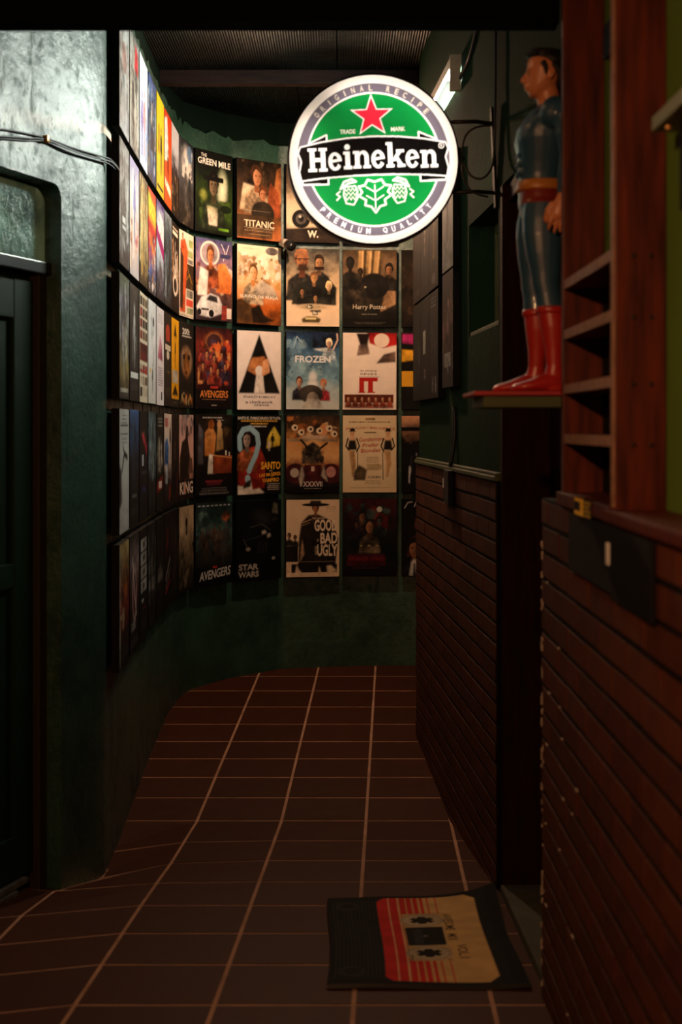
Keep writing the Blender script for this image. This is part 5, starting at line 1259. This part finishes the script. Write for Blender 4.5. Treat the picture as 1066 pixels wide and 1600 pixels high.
for z in (1.366, 1.463, 1.570, 1.668):
    m = MB(); ub(m, .442, .515, 2.292, 2.80, z - .009, z + .009); sh_ = m.build('shelf_board', M['wood'], unit, .0015)
    m = MB(); ub(m, .4385, .442, 2.2925, 2.7995, z - .009, z + .009); m.build('edge_strip', M['woodedge'], sh_)
m = MB(); ub(m, .5155, .519, 2.292, 2.80, BT + .024, 1.66); m.build('bay_shade_panel', M['black'], unit)  # black sheet standing in for the shade inside the lower bays
m = MB(); ub(m, .49, .519, 2.42, 2.66, 2.075, 2.135); m.build('dark_gap_block', M['black'], unit, .002)  # added block standing in for a black gap by the wall
for z in (1.366, 1.463, 1.570, 1.668):
    for x in (.467, .495):
        m = MB(); m.lathe([(.0038, 2.2665 - uy), (.0038, 2.2695 - uy)], 10, 'y', c=(x - ux, 0, z - .006 - uz)); m.build('screw', M['steel'] if z < 1.4 and x < .48 else M['blackpl'], unit)
st = empty('yellow_sticker', (.4275, 2.50, BT + .012)); tag(st, 'small yellow sticker on the lower edge of the wooden shelf unit', 'sticker')
def sb(y0, y1, z0, z1, mm, nm):
    q = MB(); q.box(-.0008, 0, y0 - 2.50, y1 - 2.50, z0, z1); q.build(nm, mm, st)
q = MB(); q.box(-.0008, 0, -.075, .10, -.017, .015); q.build('backing', M['black'], st)
q = MB(); q.box(-.0014, -.0008, .005, .095, .008, .014); q.box(-.0014, -.0008, .005, .035, -.009, .008); q.box(-.0014, -.0008, .005, .095, -.016, -.009); q.build('mark', M['yellow'], st)
q = MB()
for k in range(4): q.box(-.0014, -.0008, -.065 + (.01 if k == 2 else 0), -.008, -.015 + k * .0075, -.0105 + k * .0075)
q.build('small_print', M['yellow2'], st)

# wall shelf at the right edge and the things on the brick face
ws = empty('wall_shelf', (.50, 1.86, 1.83)); tag(ws, 'grey green wall shelf board cut off by the right edge', 'shelf')
m = MB(); m.box(-.035, .0195, -.30, .27, 0, .022); m.build('board', M['greyshelf'], ws, .002)
m = MB(); m.box(-.012, .0195, -.05, .19, -.13, -.002); m.build('bracket', M['black'], ws, .002)
m = MB(); m.lathe([(.004, .15), (.0055, .152), (.0055, .158)], 10, 'y', c=(-.022, .06, -.004)); m.build('screw', M['brass'], ws)

box = empty('junction_panel', (.437, 2.31, 1.175)); tag(box, 'black panel with white switch on the near brickwork under the shelf unit', 'switch panel')
m = MB(); m.box(-.006, -.001, -.045, .385, -.055, .055); m.build('plate', M['black'], box, .002)
m = MB(); m.box(-.009, -.001, -.345, -.05, -.06, .055); m.build('cover', M['black'], box, .002)
m = MB(); m.box(-.0095, -.0062, -.032, -.012, -.008, .028); m.build('switch', M['white'], box, .001)
ob_ = empty('outlet_box', rwp(4.98, 1.185, .018)); tag(ob_, 'small black outlet box with white switch on the far brick ledge', 'outlet')
m = MB(); m.box(-.018, .0, -.11, .11, -.065, .055); m.build('case', M['black'], ob_, .003)
m = MB(); m.box(-.0215, -.0178, .085, .105, -.012, .022); m.build('switch', M['white'], ob_, .001)

# ---- figurine shelf and figurine
fs = empty('figurine_shelf', (.39, 2.96, 1.455)); tag(fs, 'small red topped shelf sticking out below the figurine', 'shelf')
m = MB(); m.box(-.125, .13, -.125, .13, -.003, .006); m.build('top_plate', M['shelfred'], fs, .002)
m = MB(); m.box(-.105, .13, -.115, .125, -.027, -.0035); m.build('support_board', M['shelfgreen'], fs, .003)
K = 0.001337
def fz(y): return (612 - y) * K
def fx(x): return (x - 842) * K
def ering(cx, cy, z, rx, ry, n=20, ex=2.0, tilt=0.0):
    r = []
    for k in range(n):
        a = 2 * PI * k / n; c, s_ = math.cos(a), math.sin(a)
        r.append((cx + rx * math.copysign(abs(c) ** (2 / ex), c), cy + ry * math.copysign(abs(s_) ** (2 / ex), s_), z + tilt * rx * c))
    return r
def build_figurine():
    b = MB()
    # torso: (y, front x, back x, half width)
    T = [(158, 838, 866, .020), (168, 834, 872, .030), (176, 824, 878, .060), (188, 814, 882, .076), (204, 804, 884, .078), (222, 800, 885, .076), (240, 804, 883, .068), (258, 806, 878, .058), (276, 808, 874, .051), (292, 807, 873, .051), (306, 806, 876, .056), (322, 806, 882, .060), (338, 812, 884, .055), (350, 820, 878, .040)]
    b.rings([ering((fx(f) + fx(k)) / 2, 0, fz(y), (fx(k) - fx(f)) / 2, w, 22, 2.3) for y, f, k, w in T])
    # chest, back and shoulder forms
    def blob(x, y, lat, rx, rl, rz, n=14):
        rr = []
        for q in range(9):
            t = -PI / 2 + PI * q / 8; rr.append(ering(fx(x), lat, fz(y) + rz * math.sin(t), max(rx * math.cos(t), 1e-4), max(rl * math.cos(t), 1e-4), n))
        b.rings(rr)
    for s_ in (-1, 1):
        blob(829, 212, s_ * .034, .027, .040, .030); blob(855, 188, s_ * .078, .032, .028, .034); blob(872, 328, s_ * .028, .026, .03, .034); blob(870, 215, s_ * .04, .026, .036, .05)
        for q, yy in enumerate((244, 258, 272)): blob(812, yy, s_ * .015, .014, .015, .009)
    # legs (the leg farther from the camera stands a little forward)
    for s_, sh in ((-1, 8), (1, -14)):
        Lg = [(318, 812, 880, .032), (345, 808, 876, .036), (370, 808, 872, .037), (400, 812, 868, .034), (428, 818, 865, .029), (446, 820, 862, .027), (462, 824, 864, .026), (485, 826, 870, .029), (512, 830, 872, .028), (545, 836, 866, .022), (572, 838, 864, .019), (590, 832, 868, .021), (603, 826, 870, .023), (611, 826, 870, .023)]
        b.rings([ering((fx(f + sh * (y - 318) / 290) + fx(k + sh * (y - 318) / 290)) / 2, s_ * (.031 + .012 * (y - 318) / 290), fz(y), (fx(k) - fx(f)) / 2, w, 18, 2.2) for y, f, k, w in Lg])
        # foot
        F = [(868, .015, 20), (850, .024, 26), (830, .027, 24), (812, .029, 17), (798, .026, 13), (788, .018, 10), (783, .008, 6)]
        b.rings([[(fx(x + sh), s_ * .043 + w * math.cos(2 * PI * k / 14), max(.001, fz(611) + h * K * .5 + h * K * .62 * math.sin(2 * PI * k / 14))) for k in range(14)] for x, w, h in F])
    # arms, hands with five fingers
    for s_, fw in ((-1, 0), (1, -6)):
        A = [((862 + fw, 178), .082, .022), ((868 + fw, 196), .094, .029), ((872 + fw, 225), .100, .027), ((874 + fw, 250), .101, .023), ((873 + fw, 268), .101, .022), ((870 + fw, 285), .102, .021), ((867 + fw, 305), .100, .016), ((865 + fw, 318), .099, .0135)]
        b.tube([(fx(p[0]), s_ * l, fz(p[1])) for p, l, r in A], [r for p, l, r in A], 14)
        P = [(865, 314, .012, .012), (864, 324, .017, .0125), (862, 336, .022, .0125), (860, 346, .021, .011), (859, 351, .016, .009)]
        b.rings([ering(fx(x + fw), s_ * .098, fz(y), rx, ry, 14) for x, y, rx, ry in P])
        for q, (dx, ln) in enumerate(((-13.5, 23), (-4.5, 28), (4.5, 27), (13, 20))):
            x0, y0 = 860 + fw + dx, 345
            b.tube([(fx(x0), s_ * .098, fz(y0)), (fx(x0 - 1), s_ * .099, fz(y0 + ln * .45)), (fx(x0 - 3), s_ * .094, fz(y0 + ln * .8)), (fx(x0 - 4), s_ * .088, fz(y0 + ln))], [.0050, .0047, .0044, .0034], 8)
        b.tube([(fx(850 + fw), s_ * .097, fz(328)), (fx(842 + fw), s_ * .094, fz(338)), (fx(839 + fw), s_ * .089, fz(350)), (fx(841 + fw), s_ * .085, fz(357))], [.0075, .0068, .006, .0045], 8)
    # neck and head
    b.tube([(fx(857), 0, fz(176)), (fx(854), 0, fz(160)), (fx(850), 0, fz(140))], [.027, .0245, .025], 14)
    H = [(153, 826, 836, .008), (149, 822, 848, .019), (143, 820, 858, .026), (135, 819, 866, .031), (126, 819, 872, .034), (117, 818, 876, .0365), (108, 819, 878, .038), (98, 820, 878, .037), (90, 824, 875, .033), (84, 832, 868, .024), (81, 842, 860, .010)]
    b.rings([ering((fx(f) + fx(k)) / 2, 0, fz(y), (fx(k) - fx(f)) / 2, w, 20, 2.2) for y, f, k, w in H])
    b.rings([ering(fx(x), 0, fz(y), rx, ry, 10) for x, y, rx, ry in ((820, 113, .003, .004), (816, 120, .006, .0055), (813.5, 127, .008, .008), (817, 131, .006, .007), (820, 132, .003, .004))])   # nose
    for y, w in ((136.5, .0135), (141, .012)): b.rings([ering(fx(818.5 + (1 if y > 140 else 0)), 0, fz(y + d), rr * .006, rr * w, 10) for d, rr in ((-1.8, .3), (0, 1), (1.8, .3))])
    for s_ in (-1, 1):
        b.rings([ering(fx(853 - d * .2), s_ * .037, fz(121 + d), rr * .010, rr * .005, 10) for d, rr in ((-10, .3), (-6, .9), (0, 1), (5, .75), (10, .3))])   # ear
        b.rings([ering(fx(820.5), s_ * .015, fz(114 + d), rr * .006, rr * .014, 10) for d, rr in ((-2, .3), (0, 1), (2, .3))])       # brow ridge
    me0 = b.mesh('figurine', M['suit'])
    t = bpy.data.objects.new('t', me0); COL.objects.link(t)
    r = t.modifiers.new('r', 'REMESH'); r.mode = 'VOXEL'; r.voxel_size = 0.0028; r.use_smooth_shade = True
    s2 = t.modifiers.new('s', 'SMOOTH'); s2.factor = 0.5; s2.iterations = 4
    dg = bpy.context.evaluated_depsgraph_get()
    me = bpy.data.meshes.new_from_object(t.evaluated_get(dg), depsgraph=dg)
    bpy.data.objects.remove(t)
    me.materials.clear()
    for k in ('suit', 'skin', 'boot', 'sash'): me.materials.append(M[k])
    me.name = 'body'
    for p in me.polygons:
        x, y, z = p.center
        i = 0
        if z < fz(485): i = 2
        if z > fz(166) and abs(y) < .05: i = 1
        if abs(y) > .076 and z < fz(313) and z > fz(400) : i = 1
        if abs(y) < .075 and fz(322) < z < fz(298) : i = 3
        p.material_index = i; p.use_smooth = True
    return me
fig = empty('figurine', (.418, 2.965, 1.4612)); tag(fig, 'plastic toy figurine of a man in blue outfit and red boots on the red shelf', 'figurine')
put(bpy.data.objects.new('body', build_figurine()), fig)
m = MB()
rr = []
for y, f, k, w in ((300, 804, 876, .056), (297, 803, 877, .057), (287, 804, 876, .0545), (284, 806, 875, .052)): rr.append(ering((fx(f) + fx(k)) / 2, 0, fz(y), (fx(k) - fx(f)) / 2 + .001, w, 28, 2.3))
m.rings(rr); m.build('belt', M['gold'], fig)
for s_, sh in ((-1, 8), (1, -14)):
    m = MB(); q = sh * (485 - 318) / 290; rr = []
    for y, g in ((492, .001), (489, .003), (484, .0032), (481, .001)): rr.append(ering((fx(826 + q) + fx(870 + q)) / 2, s_ * (.031 + .012 * 167 / 290), fz(y), (fx(870) - fx(826)) / 2 + g, .029 + g, 20, 2.2))
    m.rings(rr); m.build('boot_cuff', M['boot'], fig)
hb = MB()
Hh = [(150, 868, 877, .010), (140, 862, 880, .026), (128, 860, 882, .035), (116, 857, 884, .039), (107, 848, 884, .041), (100, 838, 884, .0415), (94, 826, 883, .040), (88, 819, 881, .037), (82, 822, 876, .031), (78, 830, 866, .020), (77, 840, 856, .008)]
hb.rings([ering((fx(f) + fx(k)) / 2, 0, fz(y), (fx(k) - fx(f)) / 2, w, 20, 2.2) for y, f, k, w in Hh])
for k in range(9):          # locks combed back from the forehead
    l = -.032 + .008 * k
    hb.tube([(fx(824 + abs(l) * 250), l, fz(93)), (fx(818 + abs(l) * 300), l * 1.02, fz(86)), (fx(832), l * 1.0, fz(79 + abs(l) * 160)), (fx(855), l * .95, fz(78 + abs(l) * 180)), (fx(874), l * .9, fz(90 + abs(l) * 150))], [.003, .0055, .0055, .005, .003], 7)
for s_ in (-1, 1):
    hb.tube([(fx(840), s_ * .0365, fz(102)), (fx(845), s_ * .038, fz(112)), (fx(846), s_ * .0365, fz(123))], [.007, .006, .003], 8)
    hb.tube([(fx(856), s_ * .040, fz(105)), (fx(866), s_ * .039, fz(118)), (fx(868), s_ * .034, fz(140))], [.006, .007, .004], 8)
t = bpy.data.objects.new('t', hb.mesh('hair', M['hair'])); COL.objects.link(t)
q = t.modifiers.new('r', 'REMESH'); q.mode = 'VOXEL'; q.voxel_size = .0018; q.use_smooth_shade = True
q = t.modifiers.new('s', 'SMOOTH'); q.iterations = 2
dg = bpy.context.evaluated_depsgraph_get(); hm_ = bpy.data.meshes.new_from_object(t.evaluated_get(dg), depsgraph=dg); bpy.data.objects.remove(t)
hm_.materials.clear(); hm_.materials.append(M['hair']); put(bpy.data.objects.new('hair', hm_), fig)
for s_ in (-1, 1):
    m = MB(); m.lathe([(.0005, -.003), (.003, -.0024), (.004, 0), (.003, .0024), (.0005, .003)], 10, 'x', c=(fx(822.5), s_ * .0145, fz(118.5))); m.build('eye', M['hair'], fig)

# ---- cassette door mat
MX0, MX1, MY0, MY1 = -0.030, 0.418, 3.145, 3.905
nx, ny = 220, 372          # across (X) and along (Y, near to far)
cv = Canvas(0, 1, 0, 1, nx, ny, '#15171a', 2)        # x: b (left to right), y: 1 - a (near to far)
for k in range(13): cv.rect(.03 + .021 * k, .05, .038 + .021 * k, .95, '#25292c')
for yy in (.12, .88): cv.ell(.12, yy, .065, .045, '#2c3034').ell(.12, yy, .05, .033, '#171a1c')
cv.rect(.0, .0, .29, .03, '#101214').rect(0, .97, .29, 1, '#101214')
lab = [(.29, .07), (.33, .03), (.81, .03), (.865, .08), (.865, .92), (.81, .97), (.33, .97), (.29, .93)]
cv.poly(lab, '#c4a26a')
cv.poly([(.29, .07), (.33, .03), (.415, .03), (.415, .97), (.33, .97), (.29, .93)], '#bd2a26')
for a, b in ((.355, .007), (.41, .007)): cv.rect(a, .03, a + b, .97, '#d0ae84')
for a, b in ((.42, .036), (.463, .031), (.503, .026), (.543, .018), (.583, .011), (.635, .005)): cv.rect(a, .03, a + b, .97, '#bd2a26')
cv.poly([(.425, .24), (.655, .24), (.655, .76), (.425, .76)], '#b89c6c')
for yy in (.32, .68):
    cv.ell(.535, yy, .125, .075, '#9c8f78').ell(.535, yy, .108, .064, '#b0a184').ell(.535, yy, .072, .043, '#141110')
    for k in range(6):
        a = PI * k / 3; cv.ell(.535 + .066 * math.cos(a), yy + .039 * math.sin(a), .012, .008, '#b0a184')
cv.rect(.43, .40, .64, .60, '#141516').rect(.47, .42, .52, .58, '#2a2b2c').ell(.535, .5, .012, .008, '#6c665c')
cv.line([(.425, .25), (.44, .25), (.44, .3)], .006, '#2a2420').line([(.65, .25), (.63, .25)], .006, '#2a2420')
def mfn(u, v): return (v, 1 - u)           # text runs from the far end to the near end, tops to the right
cv.txt('AWESOME', .34, .685, .20, .055, '#1c1814', .012, mfn); cv.txt('MIX', .52, .685, .075, .055, '#1c1814', .012, mfn); cv.txt('VOL.1', .67, .72, .14, .055, '#1c1814', .012, mfn)
cv.rect(.93, 0, 1, 1, '#0c0d0e')
mc = cv.out()
# worn patches in the weave
rg = np.random.RandomState(4)
lo = rg.rand(24, 15); lo = np.kron(lo, np.ones((16, 16)))[:ny, :nx]
for _ in range(8): lo = (lo + np.roll(lo, 3, 0) + np.roll(lo, -3, 0) + np.roll(lo, 3, 1) + np.roll(lo, -3, 1)) / 5
mc = mc * (0.82 + 0.36 * lo[..., None])
def mat_z(x, y):
    z = floor_z(x, y) + 0.012
    u = (x - MX0) / (MX1 - MX0); v = (y - MY0) / (MY1 - MY0)
    z += 0.034 * max(0, (u + v - 1.45) / .55) ** 2 + 0.006 * math.exp(-((u - 1) / .1) ** 2) * (0.5 + 0.5 * math.sin(v * 9)) + 0.0022 * math.sin(u * 7 + v * 5)
    return z
def edge_x(u, v):
    x = MX0 + (MX1 - MX0) * u
    return x + 0.006 * math.sin(v * 5) * (1 - u) - 0.004 * math.sin(v * 4) * u
def mpos(i, j):
    u, v = i / (nx - 1), j / (ny - 1); x = edge_x(u, v); y = MY0 + (MY1 - MY0) * v + .012 * u * (v - .3)
    return (x - .19, y - 3.5, mat_z(x, y) - .12)
dm = empty('door_mat', (.19, 3.5, .12)); tag(dm, 'cassette tape patterned door mat on the tiles by the doorway', 'mat')
M['matpile'] = mat('woven_mat_pile', (.5, .5, .5), .9, .15, bump=(420, .35, .002))
nt = M['matpile'].node_tree; a = nt.nodes.new('ShaderNodeAttribute'); a.attribute_name = 'Col'; nt.links.new(a.outputs['Color'], nt.nodes['Principled BSDF'].inputs['Base Color'])
me = field_mesh('pile', nx, ny, mpos, mc, lambda i, j: True, M['matpile'])
for p in me.polygons: p.use_smooth = True
put(bpy.data.objects.new('pile', me), dm)
m = MB(); seq = [(i, 0) for i in range(0, nx, 10)] + [(nx - 1, j) for j in range(0, ny, 10)] + [(i, ny - 1) for i in range(nx - 1, 0, -10)] + [(0, j) for j in range(ny - 1, 0, -10)]
ring_t = [mpos(i, j) for i, j in seq]
out_ = []
for (i, j), p in zip(seq, ring_t):
    du, dv = (-1 if i == 0 else 1 if i == nx - 1 else 0), (-1 if j == 0 else 1 if j == ny - 1 else 0)
    out_.append((p[0] + du * .003, p[1] + dv * .003, p[2] - .009))
n = len(seq)
m.add(ring_t + out_, [(k, (k + 1) % n, (k + 1) % n + n, k + n) for k in range(n)])
m.build('rubber_edge', M['blackpl'], dm)

# ---- wires and clip on the door wall
def dwp(px, py, off=.008):
    r = (px - 533) / 2222; d = (C0.x - r * C0.y) / (DW.x - r * DW.y)
    p = C0 - DW * d + nd * off
    return (p.x, p.y, CAMZ + (668 - py) / 2222 * p.y)
cable('wall_wire', [dwp(-60, 193), dwp(0, 202), dwp(30, 207), dwp(66, 215), dwp(110, 231), dwp(150, 243), dwp(167, 249, .012), dwp(177, 262, .016)], .0028, M['cable'], 'upper black wire stapled across the pale door wall')
cable('wall_wire', [dwp(-60, 212), dwp(0, 213), dwp(40, 216), dwp(66, 218, .010), (dwp(110, 236, .011)), dwp(150, 248, .011), dwp(168, 253, .013), dwp(178, 266, .018)], .0026, M['greycable'], 'grey wire running below the black wire on the door wall')
cable('wall_wire', [dwp(-60, 216), dwp(0, 217), dwp(40, 220), dwp(66, 221), dwp(105, 238), dwp(145, 250), dwp(166, 256), dwp(174, 265, .014)], .0026, M['cable'], 'lowest black wire on the door wall')
e = empty('cable_clip', dwp(67, 217, .002)); e.rotation_euler = (0, 0, math.atan2(-DW.y, -DW.x)); tag(e, 'small brass clip holding the wires on the door wall', 'clip')
m = MB(); m.box(-.006, .006, .0, .016, -.012, .010); m.build('strap', M['brass'], e, .002)
m = MB(); m.lathe([(.001, .019), (.003, .018), (.003, .015)], 8, 'y', c=(0, 0, -.008)); m.build('nail', M['brass'], e)

# ---- security camera between the posters of the back wall
sc = empty('security_camera', (-.30, 7.385, 2.335)); tag(sc, 'small white and black bullet security camera between posters on the curved wall', 'security camera')
dirv = Vector((.42, -.86, -.28)).normalized()
b0 = Vector((.012, -.075, .0))
m = MB(); m.tube([(0, .0, 0), (0, -.03, .004), tuple(b0)], [.012, .009, .009], 10); m.build('mount', M['white'], sc)
m = MB(); pts = [b0 + dirv * t for t in (-.03, -.025, .03, .045)]; m.tube(pts, [.012, .022, .023, .023], 16); m.build('body', M['white'], sc)
m = MB(); pts = [b0 + dirv * t for t in (.040, .042, .085, .086, .075)]; m.tube(pts, [.022, .0255, .0265, .022, .018], 16); bd = m.build('sun_hood', M['blackpl'], sc)
m = MB(); pts = [b0 + dirv * t for t in (.060, .079)]; m.tube(pts, .012, 12); m.build('lens', M['paneglass'], sc)
